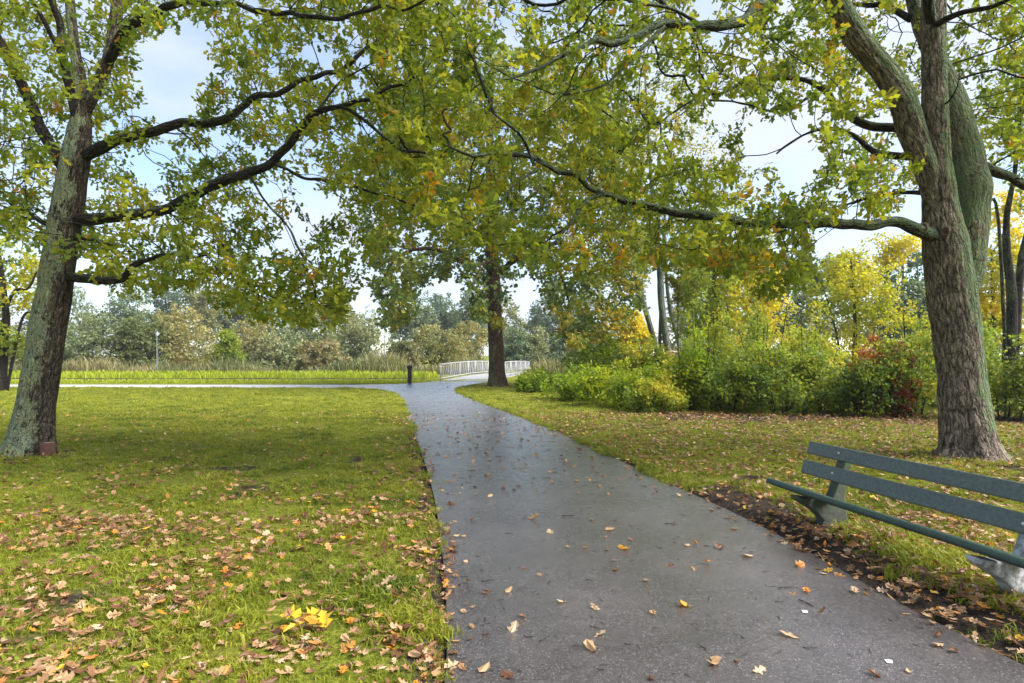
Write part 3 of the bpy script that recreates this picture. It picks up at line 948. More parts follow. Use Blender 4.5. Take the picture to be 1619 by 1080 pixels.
def knot(parent, mat, c, nrm, r):
    """A healed branch scar: a ring of bark round a sunken heart."""
    nrm = norm(np.array(nrm, float))
    u = norm(np.cross(nrm, (0, 0, 1)))
    v_ = np.cross(u, nrm)
    m_ = MB()
    nr_, ns_ = 14, 20
    prof = [(1.25, -.25), (1.15, .05), (1.0, .28), (.8, .36), (.62, .25), (.5, .05), (.3, 0.0), (.0, .06)]
    vs, bu = [], []
    for i, (pr, ph) in enumerate(prof):
        for k in range(ns_):
            th = k / ns_ * 2 * math.pi
            w_ = 1 + .12 * math.sin(3 * th + i)
            vs.append(np.array(c) + (u * math.cos(th) * .85 + v_ * math.sin(th)) * r * pr * w_ + nrm * r * ph)
            bu.append((math.cos(th) * r * pr * 2, math.sin(th) * r * pr * 2, i * .02))
    i_ = np.arange((len(prof) - 1) * ns_).reshape(-1, ns_)
    j_ = np.roll(i_, -1, 1)
    m_.add(np.array(vs), np.stack([i_, j_, j_ + ns_, i_ + ns_], -1).reshape(-1, 4), bark=np.array(bu), lichen=np.full(len(vs), -1.0))
    m_.build('knot', mat, parent)
for kx, ky, kr, dep in ((1469, 262, .06, .19), (1459, 361, .075, .27), (1494, 366, .07, .30)):
    knot(RIGHT_OAK, BARK_R, P(kx, ky, T - dep), (-.45, -.9, -.1), kr)

# ---- dark tree beside the bridge
T = 31.0
ct = limb_pts([(787, 613, T, .50), (786, 590, T, .43), (784, 540, T, .385), (781, 470, T, .37), (778, 400, T, .34), (776, 330, T, .29), (775, 250, T, .22), (776, 170, T, .14), (780, 100, T, .06)])
cl = [limb_pts(s) for s in [
    [(780, 455, T, .16), (740, 420, T - 1, .13), (690, 395, T - 1.6, .10), (640, 400, T - 2.2, .07), (610, 430, T - 2.5, .05), (600, 480, T - 2.6, .02)],
    [(779, 440, T, .16), (830, 400, T - .8, .13), (890, 385, T - 1.5, .10), (950, 410, T - 2, .07), (985, 460, T - 2.2, .04)],
    [(777, 390, T, .15), (720, 340, T + 1, .11), (660, 310, T + 1.5, .07), (610, 320, T + 2, .03)],
    [(777, 370, T, .15), (840, 310, T + 1, .11), (910, 280, T + 1.5, .07), (970, 300, T + 2, .03)],
    [(776, 300, T, .13), (720, 240, T - .5, .09), (680, 200, T - 1, .05), (640, 180, T - 1, .02)],
    [(776, 290, T, .13), (840, 220, T + .5, .09), (900, 180, T + 1, .05), (950, 170, T + 1, .02)],
    [(779, 430, T, .13), (775, 415, T - 2.5, .09), (760, 420, T - 4, .05), (750, 450, T - 5, .03)],
    [(860, 392, T - 1.2, .08), (885, 430, T - 2, .06), (900, 490, T - 2.4, .03), (910, 540, T - 2.5, .015)],
]]
regC = [(640, 130), (700, 90), (780, 70), (870, 90), (950, 130), (1010, 240), (1030, 360), (1020, 480), (985, 510), (950, 500), (930, 560), (900, 545), (870, 500), (850, 440), (820, 450), (800, 500), (750, 510), (735, 450), (700, 440), (660, 445), (650, 500), (625, 525), (600, 510), (580, 440), (570, 330), (600, 220)]
gapsC = [([(655, 450), (740, 440), (735, 490), (660, 500)], 0.0), ([(800, 440), (850, 440), (850, 490), (810, 500)], 0.2)]
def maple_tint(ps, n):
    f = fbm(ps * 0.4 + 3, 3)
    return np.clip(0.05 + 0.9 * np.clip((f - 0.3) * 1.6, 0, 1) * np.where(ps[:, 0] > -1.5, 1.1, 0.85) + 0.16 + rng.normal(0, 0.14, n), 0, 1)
attC = np.vstack([sample(2400, regC, (26, 36), gapsC), sample(260, [(860, 440), (1010, 430), (1000, 500), (940, 555), (890, 545), (870, 500)], (27, 31)), sample(200, [(585, 380), (660, 380), (655, 500), (625, 520), (600, 500)], (27, 31))])
big_tree('broadleaf_tree', 'dark green tree with straight brown trunk beside the white bridge', 'tree', ct, cl, attC, (BARK_C, MAPLE), dict(size=0.22, tmpl=tmpl_quad(0.42), tint=maple_tint),
         seed_step=0.6, step=0.42, infl=3.2, kill=0.6, flare=0.12, lich=lichen_side((-1, 0, 0), 0.3, 2, -0.5), per=40, jit=0.42)

# ------------------------------------------------------------------ other trees and shrubs
def blob_points(blobs, n):
    vol = np.array([b[3] * b[4] * b[5] for b in blobs])
    k = rng.choice(len(blobs), n, p=vol / vol.sum())
    b = np.array(blobs)[k]
    u = rand_unit(n) * (rng.random(n) ** (1 / 2.6))[:, None]
    return b[:, :3] + u * b[:, 3:6]

def tint_of(lo, hi, scale):
    def f(ps, n):
        return np.clip(lo + (hi - lo) * np.clip((fbm(ps * scale + 7, 3) - 0.25) * 2, 0, 1) + rng.normal(0, 0.12, n), 0, 1)
    return f

def small_tree(name, label, cat, trunks, blobs, n_att, mats, lsize, per=6, tint=(0, 1), step=0.5, infl=3.0, kill=0.7, tmpl=None, group=None, droop=0.2, nl=4500, clump=0.08, spread_=1.0, tscale=0.5, up=0.5, branches=True):
    base = np.array(trunks[0][0][:3])
    base[2] = 0
    root = thing(name, label, cat, base, group)
    bark, leafm = mats
    pos, par = [], []
    for tk in trunks:
        t = catmull(tk, max(0.12, tk[0][3]))
        m_ = MB()
        m_.tube(t[:, :3], t[:, 3], 14, bark_disp(0.01, lump=0.05, flare=tk[0][3] * 0.35, base=0), lich=lichen_side((-1, 0, 0.2), 0.5, 2))
        m_.build('trunk', bark, root)
        for i, p in enumerate(catmull(tk, step)):
            par.append(-1 if i == 0 else len(pos) - 1)
            pos.append(p[:3])
    att = blob_points(blobs, n_att)
    cl = fbm(att * (1.1 / max(step * 2.2, .3)) + 3, 2)
    att = att[rng.random(len(att)) < np.clip((cl - 0.38) * 5, clump, 1)]
    att = att[att[:, 2] > 0.1]
    pos2, par2, n0 = grow(pos, par, att, step, infl, kill)
    r = radii(pos2, par2, n0, tip=0.006 + 0.004 * step, rmax=max(t_[0][3] for t_ in trunks) * 0.45)
    if branches:
        m_ = MB()
        twig_mesh(m_, pos2, par2, r, n0, 4)
        tag(m_.build('branches', bark, root), None, None, None, 'stuff')
    anchors = np.vstack([pos2[n0:], att, att])
    ad = np.vstack([norm(pos2[n0:] - pos2[par2[n0:]]), rand_unit(len(att)), rand_unit(len(att))])
    n = nl
    idx = rng.integers(0, len(anchors), n)
    ax = norm(ad[idx] * 0.6 + rand_unit(n) + np.array((0, 0, -droop)))
    nr = norm(np.array((0, 0, up)) + rand_unit(n) * 0.8)
    size = lsize * rng.uniform(0.6, 1.3, n)
    ps = anchors[idx] + rand_unit(n) * step * 0.75 * spread_ * rng.random(n)[:, None]
    ps[:, 2] = np.maximum(ps[:, 2], 0.03)
    m_ = MB()
    add_leaves(m_, tmpl or tmpl_quad(), ps, ax, nr, size, tint_of(*tint, tscale)(ps, n))
    tag(m_.build('crown', leafm, root, smooth=False), None, None, None, 'stuff')
    return root, n

total = 0
def tree_px(name, label, D, trunks_px, blobs_px, n_att, mats, lsize, **kw):
    """Trunks and crown lobes given where the photo shows them, at a distance; depth of a lobe follows its width."""
    global total
    trunks = [[(*P(a, b, D + dd), r) for a, b, dd, r in tk] for tk in trunks_px]
    for tk in trunks:
        x0 = tk[0]
        tk[0] = (x0[0], x0[1], -0.05, x0[3])
    s = D / FPX
    blobs = [(*P(a, b, D + dd), ra * s, ra * s * 0.9, rb * s) for a, b, ra, rb, dd in blobs_px]
    o, n = small_tree(name, label, kw.pop('cat', 'tree'), trunks, blobs, n_att, mats, lsize, **kw)
    total += n
    return o

# poplars with grey trunks beyond the shrubs
tree_px('poplar_tree', 'leaning grey poplar, leftmost of the slim trunks beyond the shrubs', 31, [[(1047, 612, 0, .17), (1040, 560, 0, .15), (1022, 495, 0, .14), (1003, 430, 0, .13), (985, 360, 0, .10), (970, 280, 0, .06), (960, 180, 0, .03)]],
        [(975, 330, 50, 90, 0), (955, 220, 45, 80, 0), (1000, 420, 35, 60, 1)], 500, (BARK_G, BIRCH), 0.17, per=7, tint=(0.1, 0.8), step=0.45, infl=3.5, kill=.6, nl=5000, group='slim grey trunked poplars')
tree_px('poplar_tree', 'tallest grey poplar forking high above the shrubs', 32, [[(1062, 612, 0, .22), (1056, 560, 0, .19), (1046, 480, 0, .18), (1043, 420, 0, .17), (1036, 350, 0, .14), (1028, 260, 0, .09), (1020, 120, 0, .05), (1016, 20, 0, .03)], [(1040, 395, 0, .10), (1052, 330, .5, .08), (1062, 240, .8, .05), (1075, 140, 1, .03)]],
        [(1040, 230, 70, 110, 0), (1080, 350, 60, 80, 0), (1020, 120, 60, 100, 0), (1090, 160, 50, 90, 1)], 800, (BARK_G, BIRCH), 0.17, per=7, tint=(0.05, 0.8), step=0.45, infl=3.5, kill=.6, nl=5000, group='slim grey trunked poplars')
tree_px('poplar_tree', 'thin grey poplar leaning left behind the tallest poplar trunk', 35, [[(1092, 605, 0, .15), (1075, 545, 0, .13), (1060, 490, 0, .11), (1052, 420, 0, .09), (1050, 300, 0, .05)]],
        [(1110, 420, 60, 70, 0), (1075, 330, 50, 80, 0), (1130, 300, 55, 90, 0)], 600, (BARK_G, BIRCH), 0.18, per=7, tint=(0.3, 1.0), step=0.5, infl=4, kill=.65, nl=5000, group='slim grey trunked poplars')
tree_px('poplar_tree', 'short thin poplar stem right of the other grey trunks', 33, [[(1076, 608, 0, .08), (1073, 560, 0, .075), (1072, 500, 0, .06), (1072, 440, 0, .04), (1075, 400, 0, .025)]],
        [(1085, 440, 30, 50, 0)], 140, (BARK_G, BIRCH), 0.16, per=6, tint=(0.3, 0.9), step=0.4, infl=3, kill=.6, nl=5000, group='slim grey trunked poplars')

# middle distance on the right
tree_px('yellow_tree', 'small bright yellow tree with thin dark trunk behind the shrubs', 24, [[(1352, 640, 0, .10), (1350, 580, 0, .085), (1352, 520, 0, .07), (1350, 460, 0, .05), (1345, 410, 0, .03)], [(1335, 640, 0, .05), (1330, 570, 0, .045), (1318, 510, .3, .035), (1300, 450, .5, .02)]],
        [(1350, 455, 75, 55, 0), (1310, 510, 45, 40, 0), (1400, 505, 50, 32, 0), (1340, 560, 60, 40, 0), (1345, 420, 40, 30, 0)], 1100, (BARK_D, YELLOW), 0.13, nl=9000, per=7, tint=(0.05, 0.75), step=0.3, infl=2.2, kill=.38, tscale=0.8)
tree_px('autumn_tree', 'yellow and orange tree standing left of the small yellow tree', 28, [[(1205, 630, 0, .13), (1204, 560, 0, .11), (1200, 480, 0, .08), (1195, 400, 0, .05)]],
        [(1195, 440, 45, 60, 0), (1215, 500, 40, 45, 0), (1165, 460, 45, 60, 0), (1190, 380, 30, 40, 0)], 900, (BARK_D, YELLOW), 0.15, nl=9000, per=7, tint=(0.2, 1.0), step=0.35, infl=2.6, kill=.45)
tree_px('broadleaf_tree', 'yellow green tree with dense low crown right of the poplars', 27, [[(1135, 630, 0, .14), (1135, 560, 0, .12), (1130, 480, 0, .09), (1128, 400, 0, .05)]],
        [(1130, 440, 55, 70, 0), (1120, 510, 60, 45, 0), (1160, 530, 55, 40, 0), (1140, 370, 40, 50, 0)], 1200, (BARK_D, BUSH), 0.15, nl=9000, per=7, tint=(0.35, 1.0), step=0.35, infl=2.6, kill=.45)
tree_px('broadleaf_tree', 'pale grey green tree in the gap beyond the two yellow trees', 48, [[(1262, 594, 0, .22), (1262, 540, 0, .18), (1258, 470, 0, .12), (1255, 420, 0, .06)]],
        [(1255, 470, 50, 60, 0), (1290, 430, 40, 35, 0), (1230, 520, 50, 40, 0), (1285, 510, 50, 40, 0)], 800, (BARK_G, BLUE), 0.30, nl=7000, per=7, tint=(0.3, 1.0), step=0.6, infl=4.5, kill=.8)
tree_px('broadleaf_tree', 'tall pale yellow green tree rising behind the small yellow tree', 52, [[(1355, 592, 0, .25), (1355, 520, 0, .2), (1350, 450, 0, .14), (1350, 400, 0, .06)]],
        [(1350, 430, 45, 38, 0), (1320, 460, 40, 50, 0), (1385, 450, 40, 50, 0), (1350, 510, 70, 50, 0)], 900, (BARK_G, OLIVE), 0.30, nl=7000, per=7, tint=(0.3, 1.0), step=0.6, infl=4.5, kill=.8)
tree_px('drooping_tree', 'blue green tree with drooping boughs left of the right oak', 40, [[(1432, 605, 0, .2), (1430, 540, 0, .16), (1428, 460, 0, .11), (1426, 390, 0, .04)], [(1458, 600, 0, .10), (1455, 520, 0, .09), (1452, 450, 0, .06), (1450, 410, 0, .03)]],
        [(1430, 430, 35, 45, 0), (1435, 490, 50, 50, 0), (1460, 450, 35, 60, 0), (1410, 540, 45, 40, 0), (1470, 540, 45, 40, 0)], 1100, (BARK_G, BLUE), 0.26, nl=7000, per=7, tint=(0.0, 0.8), step=0.5, infl=4, kill=.65, droop=0.8)
tree_px('autumn_tree', 'golden tree crown glowing left of the right oak trunk', 34, [[(1395, 610, 0, .12), (1398, 540, 0, .10), (1402, 460, 0, .07), (1406, 410, 0, .04)]],
        [(1402, 398, 20, 24, 0), (1425, 385, 30, 14, 0), (1440, 372, 20, 10, .5), (1392, 420, 22, 16, 0), (1420, 410, 24, 14, 0), (1385, 375, 14, 10, 0)], 320, (BARK_D, YELLOW), 0.2, nl=1500, spread_=1.6, per=8, tint=(0.35, 0.95), step=0.35, infl=2.6, kill=.42)
tree_px('autumn_tree', 'golden tree filling the gap right of the right oak trunk', 26, [[(1575, 630, 0, .14), (1572, 560, 0, .12), (1570, 480, 0, .09), (1568, 400, 0, .05)]],
        [(1575, 420, 40, 55, 0), (1590, 350, 45, 60, 0), (1560, 500, 50, 45, 0), (1600, 500, 60, 50, 0), (1640, 420, 50, 60, 0)], 1300, (BARK_D, YELLOW), 0.16, nl=9000, per=7, tint=(0.3, 0.95), step=0.35, infl=2.6, kill=.45)
tree_px('forked_tree', 'dark forked trunk right of the right oak', 17, [[(1592, 655, 0, .24), (1592, 600, 0, .17), (1597, 540, 0, .155), (1600, 470, 0, .13), (1592, 400, 0, .10), (1592, 340, 0, .08), (1606, 260, 0, .06), (1612, 150, 0, .04)], [(1600, 500, 0, .11), (1612, 440, .2, .10), (1622, 380, .3, .09), (1640, 300, .5, .06)], [(1594, 385, 0, .05), (1578, 345, -.2, .045), (1560, 320, -.4, .035)]],
        [(1600, 180, 60, 90, 0), (1660, 280, 60, 80, 0), (1640, 120, 60, 80, 0)], 500, (BARK_D, BUSH), 0.12, per=7, tint=(0.3, 0.9), step=0.3, infl=2.4, kill=.4)
tree_px('broadleaf_tree', 'grey green wood edge tree behind the right oak', 50, [[(1540, 592, 0, .2), (1540, 500, 0, .15), (1540, 430, 0, .06)]],
        [(1540, 440, 60, 60, 0), (1600, 460, 60, 70, 0), (1500, 480, 50, 60, 0), (1580, 540, 80, 40, 0)], 900, (BARK_G, BLUE), 0.3, nl=7000, per=7, tint=(0.2, 1.0), step=0.6, infl=4.5, kill=.8)

# trees at the left edge
tree_px('autumn_tree', 'yellow leaved tree with dark trunk behind the left oak', 27, [[(2, 620, 0, .20), (6, 560, 0, .17), (10, 510, 0, .15), (5, 450, 0, .11), (-5, 380, 0, .07)], [(10, 515, 0, .07), (35, 505, -.3, .06), (60, 495, -.5, .04)], [(-20, 500, 0, .08), (15, 475, -.3, .07), (45, 455, -.5, .055), (58, 430, -.6, .04)]],
        [(10, 420, 60, 40, 0), (30, 470, 45, 40, 0), (-40, 440, 60, 60, 0), (40, 530, 40, 30, 0), (-20, 540, 50, 30, 0)], 800, (BARK_D, YELLOW), 0.17, nl=6000, per=6, tint=(-0.3, 0.6), step=0.35, infl=2.6, kill=.45)

# willow scrub beyond the reeds: each shrub its own
scrub = [
    ('willow_shrub', 'round silvery willow shrub just right of the left oak trunk', 55, 158, 595, [(155, 540, 55, 50), (125, 560, 35, 35), (190, 560, 35, 35)], SILVER, (0.1, 0.9), 1000),
    ('willow_shrub', 'dull green willow shrub behind the left lamp post', 56, 228, 595, [(225, 540, 38, 42), (210, 570, 40, 25), (245, 575, 35, 22)], OLIVE, (0.0, 0.6), 650),
    ('willow_shrub', 'tall yellowish green willow right of the left lamp post', 58, 285, 594, [(280, 520, 38, 42), (300, 550, 42, 40), (270, 575, 40, 22), (320, 575, 35, 22)], OLIVE, (0.35, 1.0), 850),
    ('young_tree', 'small fresh green tree among the willow scrub', 54, 358, 594, [(358, 548, 20, 26), (360, 570, 24, 20)], BUSH, (0.3, 0.8), 300),
    ('willow_shrub', 'pale green willow behind the small fresh green tree', 62, 402, 592, [(400, 535, 38, 35), (420, 560, 38, 30), (380, 560, 30, 30)], OLIVE, (0.25, 0.9), 600),
    ('willow_shrub', 'greyish pink twiggy shrub in the middle of the scrub', 60, 448, 592, [(448, 550, 35, 30), (430, 572, 40, 18)], SILVER, (0.4, 1.0), 450),
    ('willow_shrub', 'rounded tan brown shrub in front of the pale willows', 55, 502, 594, [(502, 558, 34, 22), (490, 575, 40, 16), (525, 575, 30, 16)], REED, (0.1, 0.8), 500),
    ('willow_tree', 'silvery blue willow left of the right lamp post', 66, 575, 590, [(570, 520, 36, 40), (590, 540, 34, 36), (555, 550, 36, 34)], SILVER, (0.2, 1.0), 850),
    ('willow_shrub', 'pinkish tan shrub right of the right lamp post', 58, 638, 593, [(636, 560, 24, 22), (650, 572, 28, 16)], REED, (0.2, 0.9), 300),
    ('willow_shrub', 'olive willow mound left of the bridge railing', 64, 690, 590, [(688, 540, 38, 26), (670, 560, 36, 24), (712, 558, 34, 24)], OLIVE, (0.1, 0.9), 750),
    ('willow_shrub', 'yellow green shrub behind the bridge railing', 70, 745, 588, [(742, 535, 30, 28), (730, 560, 36, 22)], OLIVE, (0.4, 1.0), 450),
    ('willow_shrub', 'blue green shrub behind the dark tree trunk', 66, 812, 590, [(810, 540, 26, 24), (820, 560, 32, 20)], BLUE, (0.1, 0.8), 450),
    ('willow_shrub', 'silver grey shrub right of the dark tree trunk', 68, 848, 589, [(846, 540, 24, 24), (850, 562, 30, 18)], SILVER, (0.4, 1.0), 400),
    ('willow_shrub', 'grey green shrub beyond the right end of the railing', 64, 900, 590, [(900, 545, 34, 22), (930, 555, 36, 20), (890, 565, 36, 18)], BLUE, (0.3, 1.0), 500),
    ('autumn_tree', 'small orange yellow tree between the drooping boughs and the poplars', 46, 990, 594, [(990, 515, 28, 24), (1005, 540, 30, 24), (970, 545, 24, 20)], YELLOW, (0.5, 1.0), 500),
    ('willow_shrub', 'pale olive scrub behind the left oak trunk', 57, 70, 594, [(60, 560, 50, 32), (95, 570, 40, 26), (20, 570, 45, 26)], OLIVE, (0.2, 0.9), 700),
    ('willow_tree', 'slender silver willow rising behind the tan shrub', 75, 480, 586, [(478, 510, 26, 34), (465, 540, 28, 30), (500, 535, 30, 28)], SILVER, (0.3, 1.0), 600),
]
for nm, lb, D, bx, by, bl, mt, tn, na in scrub:
    tk = [[(bx + dx, by, 0, .09), (bx + dx * 2.5, by - 22, 0, .07), (bx + dx * 4, by - 42, 0, .04)] for dx in (-5, 0, 5)]
    tree_px(nm, lb, D, tk, [(*b, rng.uniform(-1, 1)) for b in bl], na, (BARK_G, mt), 0.25, nl=8000, cat='shrub' if 'shrub' in nm else 'tree', per=7, tint=tn, step=0.55, infl=4, kill=.7, group='willow scrub beyond the reeds' if 'willow' in nm else None, tscale=0.45, up=0.3)

# hazy tree line far behind
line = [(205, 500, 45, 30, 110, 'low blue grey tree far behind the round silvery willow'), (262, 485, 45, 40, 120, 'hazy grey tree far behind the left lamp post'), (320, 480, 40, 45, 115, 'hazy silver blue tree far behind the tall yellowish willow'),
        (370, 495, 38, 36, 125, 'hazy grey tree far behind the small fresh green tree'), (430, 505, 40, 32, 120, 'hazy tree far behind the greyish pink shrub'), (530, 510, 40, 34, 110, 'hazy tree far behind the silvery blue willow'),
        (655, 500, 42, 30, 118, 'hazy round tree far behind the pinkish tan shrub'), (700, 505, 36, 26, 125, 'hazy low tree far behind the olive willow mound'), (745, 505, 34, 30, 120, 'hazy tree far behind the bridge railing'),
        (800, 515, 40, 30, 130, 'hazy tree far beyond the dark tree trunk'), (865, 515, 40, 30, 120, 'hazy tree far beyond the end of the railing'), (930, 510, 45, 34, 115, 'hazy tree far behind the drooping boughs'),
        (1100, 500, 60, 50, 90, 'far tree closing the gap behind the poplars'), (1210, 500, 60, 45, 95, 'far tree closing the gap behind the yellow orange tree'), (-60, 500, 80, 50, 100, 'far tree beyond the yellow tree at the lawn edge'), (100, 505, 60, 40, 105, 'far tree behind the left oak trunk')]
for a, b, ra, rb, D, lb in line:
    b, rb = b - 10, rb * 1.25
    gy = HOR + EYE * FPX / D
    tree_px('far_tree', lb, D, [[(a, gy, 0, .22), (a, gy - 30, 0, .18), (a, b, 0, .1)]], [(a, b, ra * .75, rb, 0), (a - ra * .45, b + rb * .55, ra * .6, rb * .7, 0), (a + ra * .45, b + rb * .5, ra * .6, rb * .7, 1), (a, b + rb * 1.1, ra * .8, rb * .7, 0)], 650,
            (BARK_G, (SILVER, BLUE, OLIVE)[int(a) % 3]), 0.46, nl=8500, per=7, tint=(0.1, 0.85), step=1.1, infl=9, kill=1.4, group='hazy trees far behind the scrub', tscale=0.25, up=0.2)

# shrubs along the right of the lawn
def shrub(label, name, px, D, wd, ht, mat, tn, n_att, lsize, dp=None, stems=7, tm=None, twig=BARK_D):
    global total
    c = P(px, HOR, D)
    s = wd / 2
    dp = dp or wd * 0.4
    tks = []
    for i in range(stems):
        a = rng.uniform(0, 6.28)
        rr = rng.uniform(0.2, 0.9)
        ex, ey = math.cos(a) * s * rr, math.sin(a) * dp * rr
        tks.append([(c[0] + ex * .3, D + ey * .3, -.03, .022), (c[0] + ex * .5, D + ey * .5, ht * .3, .018), (c[0] + ex * .8, D + ey * .8, ht * .6, .012), (c[0] + ex * 1.0, D + ey, ht * rng.uniform(.7, 1.0), .006)])
    blobs = [(c[0], D, ht * .40, s * .9, dp, ht * .42)]
    for i in range(4):
        a = rng.uniform(0, 6.28)
        sx_, sy_ = c[0] + math.cos(a) * s * .7 * rng.random(), D + math.sin(a) * dp * .7
        blobs.append((sx_, sy_, ht * rng.uniform(.75, 1.0), s * .22, s * .22, ht * .3))
    for i in range(5):
        a = rng.uniform(0, 6.28)
        blobs.append((c[0] + math.cos(a) * s * .6, D + math.sin(a) * dp * .6, ht * rng.uniform(.3, .75), s * .45, dp * .5, ht * rng.uniform(.25, .4)))
    o, n = small_tree(name, label, 'shrub', tks, blobs, n_att, (twig, mat), lsize, per=6, tint=tn, step=0.2, infl=1.6, kill=.24, tmpl=tm or tmpl_quad(0.4), nl=3400 if name == 'sapling' else 6300 if mat is not RED else 3600, spread_=1.45, clump=0.03, group='shrubs along the lawn', tscale=1.3, up=0.7, droop=0.25)
    total += n
    return o

shr = [
    ('tall thin sapling with yellow green leaves right of the poplar trunks', 'sapling', 1118, 18.6, 1.7, 3.3, BUSH, (0.4, 1.0), 420, .085),
    ('tall loose sapling in front of the yellow and orange tree', 'sapling', 1205, 18.0, 1.8, 3.5, BUSH, (0.3, 0.95), 450, .085),
    ('sapling with rusty tips left of the small yellow tree', 'sapling', 1275, 18.4, 1.6, 3.0, BUSH, (0.45, 1.0), 380, .085),
    ('loose green sapling just left of the right oak trunk', 'sapling', 1450, 17.4, 1.6, 3.0, BUSH, (0.3, 1.0), 380, .085),
    ('spindly sapling at the right end of the bright hedge', 'sapling', 1095, 17.4, 1.3, 2.3, BRIGHT, (0.0, 0.8), 300, .085),
    ('low bright green shrub beside the dark tree trunk', 'green_shrub', 858, 26.5, 3.0, .85, BRIGHT, (0.0, 0.7), 900, .12),
    ('wide mid green shrub at the near end of the hedge row', 'green_shrub', 912, 21.5, 3.0, 1.15, BRIGHT, (0.0, 0.6), 1000, .10),
    ('yellow green shrub between the bright shrub and the dark thicket', 'green_shrub', 985, 18.8, 3.2, 1.25, BRIGHT, (0.1, 0.9), 1100, .09),
    ('bright yellow green shrub below the grey poplar trunks', 'green_shrub', 1075, 18.2, 2.8, 1.3, BRIGHT, (0.2, 1.0), 1000, .09),
    ('low bramble with dry stems in front of the poplars', 'bramble', 1035, 17.0, 2.0, .95, BUSH, (0.1, 0.9), 550, .08),
    ('dark green leafy shrub right of the bright hedge', 'green_shrub', 1150, 17.2, 2.4, 1.7, BUSH, (0.0, 0.75), 1000, .085),
    ('tall spindly shrub with yellowing tips', 'green_shrub', 1185, 19.5, 2.6, 2.5, BUSH, (0.35, 1.0), 1100, .09),
    ('dense dark shrub at the middle of the thicket', 'green_shrub', 1235, 16.4, 2.4, 1.6, BUSH, (0.0, 0.7), 1000, .085),
    ('mid green shrub below the small yellow tree', 'green_shrub', 1300, 16.8, 2.3, 1.7, BUSH, (0.1, 0.85), 1000, .085),
    ('shrub with rusty red leaves before the small yellow tree', 'red_leaved_shrub', 1398, 15.9, 1.7, 1.9, RED, (0.0, 1.0), 330, .10),
    ('dark green shrub left of the right oak trunk', 'green_shrub', 1360, 16.0, 2.2, 1.45, BUSH, (0.0, 0.8), 1000, .085),
    ('tall green shrub close behind the right oak trunk', 'green_shrub', 1440, 15.8, 2.2, 2.0, BUSH, (0.05, 0.9), 1100, .085),
    ('shrub with yellow tips between red shrub and oak trunk', 'green_shrub', 1415, 18.5, 2.4, 2.3, BUSH, (0.4, 1.0), 900, .09),
    ('dark shrub right of the right oak trunk', 'green_shrub', 1590, 15.0, 2.4, 2.1, BUSH, (0.0, 0.8), 1200, .085),
    ('shaded shrub at the far right beyond the bench', 'green_shrub', 1690, 14.8, 2.4, 2.2, BUSH, (0.0, 0.8), 900, .085),
    ('large pale green mound of bramble behind the hedge', 'bramble', 950, 30.0, 5.0, 2.7, BRIGHT, (0.0, 0.6), 1100, .15),
    ('rounded green mound behind the bright hedge by the poplars', 'bramble', 1010, 27.0, 3.6, 2.3, BUSH, (0.3, 1.0), 800, .14),
    ('pale shrub behind the thicket right of the poplars', 'green_shrub', 1120, 24.0, 3.4, 2.2, BUSH, (0.4, 1.0), 800, .12),
    ('light green shrub behind the dense dark shrub', 'green_shrub', 1270, 21.0, 3.2, 2.4, BUSH, (0.4, 1.0), 900, .11),
    ('shrub filling the gap behind the tall green shrub', 'green_shrub', 1500, 19.0, 3.2, 2.6, BUSH, (0.2, 0.9), 800, .11),
]
for lb, nm, px, D, wd, ht, mt, tn, na, ls in shr:
    shrub(lb, nm, px, D, wd, ht, mt, tn, na, ls)

# ------------------------------------------------------------------ reeds and the grassy bank
def blades(m_, pos, h, wd, lean, tint):
    n = len(pos)
    a = rng.uniform(0, 6.283, n)
    side = np.c_[np.cos(a), np.sin(a), np.zeros(n)] * (wd / 2)[:, None]
    ln = rand_unit(n) * lean
    ln[:, 2] = 0
    mid = pos + np.c_[ln[:, 0] * h * .35, ln[:, 1] * h * .35, h * .6]
    top = pos + np.c_[ln[:, 0] * h, ln[:, 1] * h, h * (1 - 0.25 * lean)]
    v = np.stack([pos - side, pos + side, mid + side * .8, mid - side * .8, top], 1)
    b = (np.arange(n) * 5)[:, None]
    m_.add(v.reshape(-1, 3), [b + np.array([[0, 1, 2, 3]]), b + np.array([[3, 2, 4]])], tint=np.repeat(tint, 5))

n = 15000
D = rng.uniform(50, 57, n)
px = rng.uniform(-120, 1010, n)
pos = np.c_[(px - 809.5) / FPX * D, D, np.full(n, -.02)]
dens = fbm(pos[:, :2] * 0.25, 3)
hh = (0.35 + 2.0 * np.clip((dens - .32) * 2.2, 0, 1) ** 1.3) * rng.uniform(.6, 1.15, n) * np.where(px < 300, .75, 1)
k = ~((np.abs((pos[:, 0] + 3.0) - (pos[:, 1] - 38) * .17) < 2.6))
mb = MB()
blades(mb, pos[k], hh[k], np.full(k.sum(), .10), .35, np.clip(fbm(pos[k] * .35 + 9, 3) * 1.5 - .3 + rng.normal(0, .15, k.sum()), 0, 1))
tag(mb.build('reeds', REED, smooth=False), 'tan and green reeds in front of the willow scrub', None, None, 'stuff')

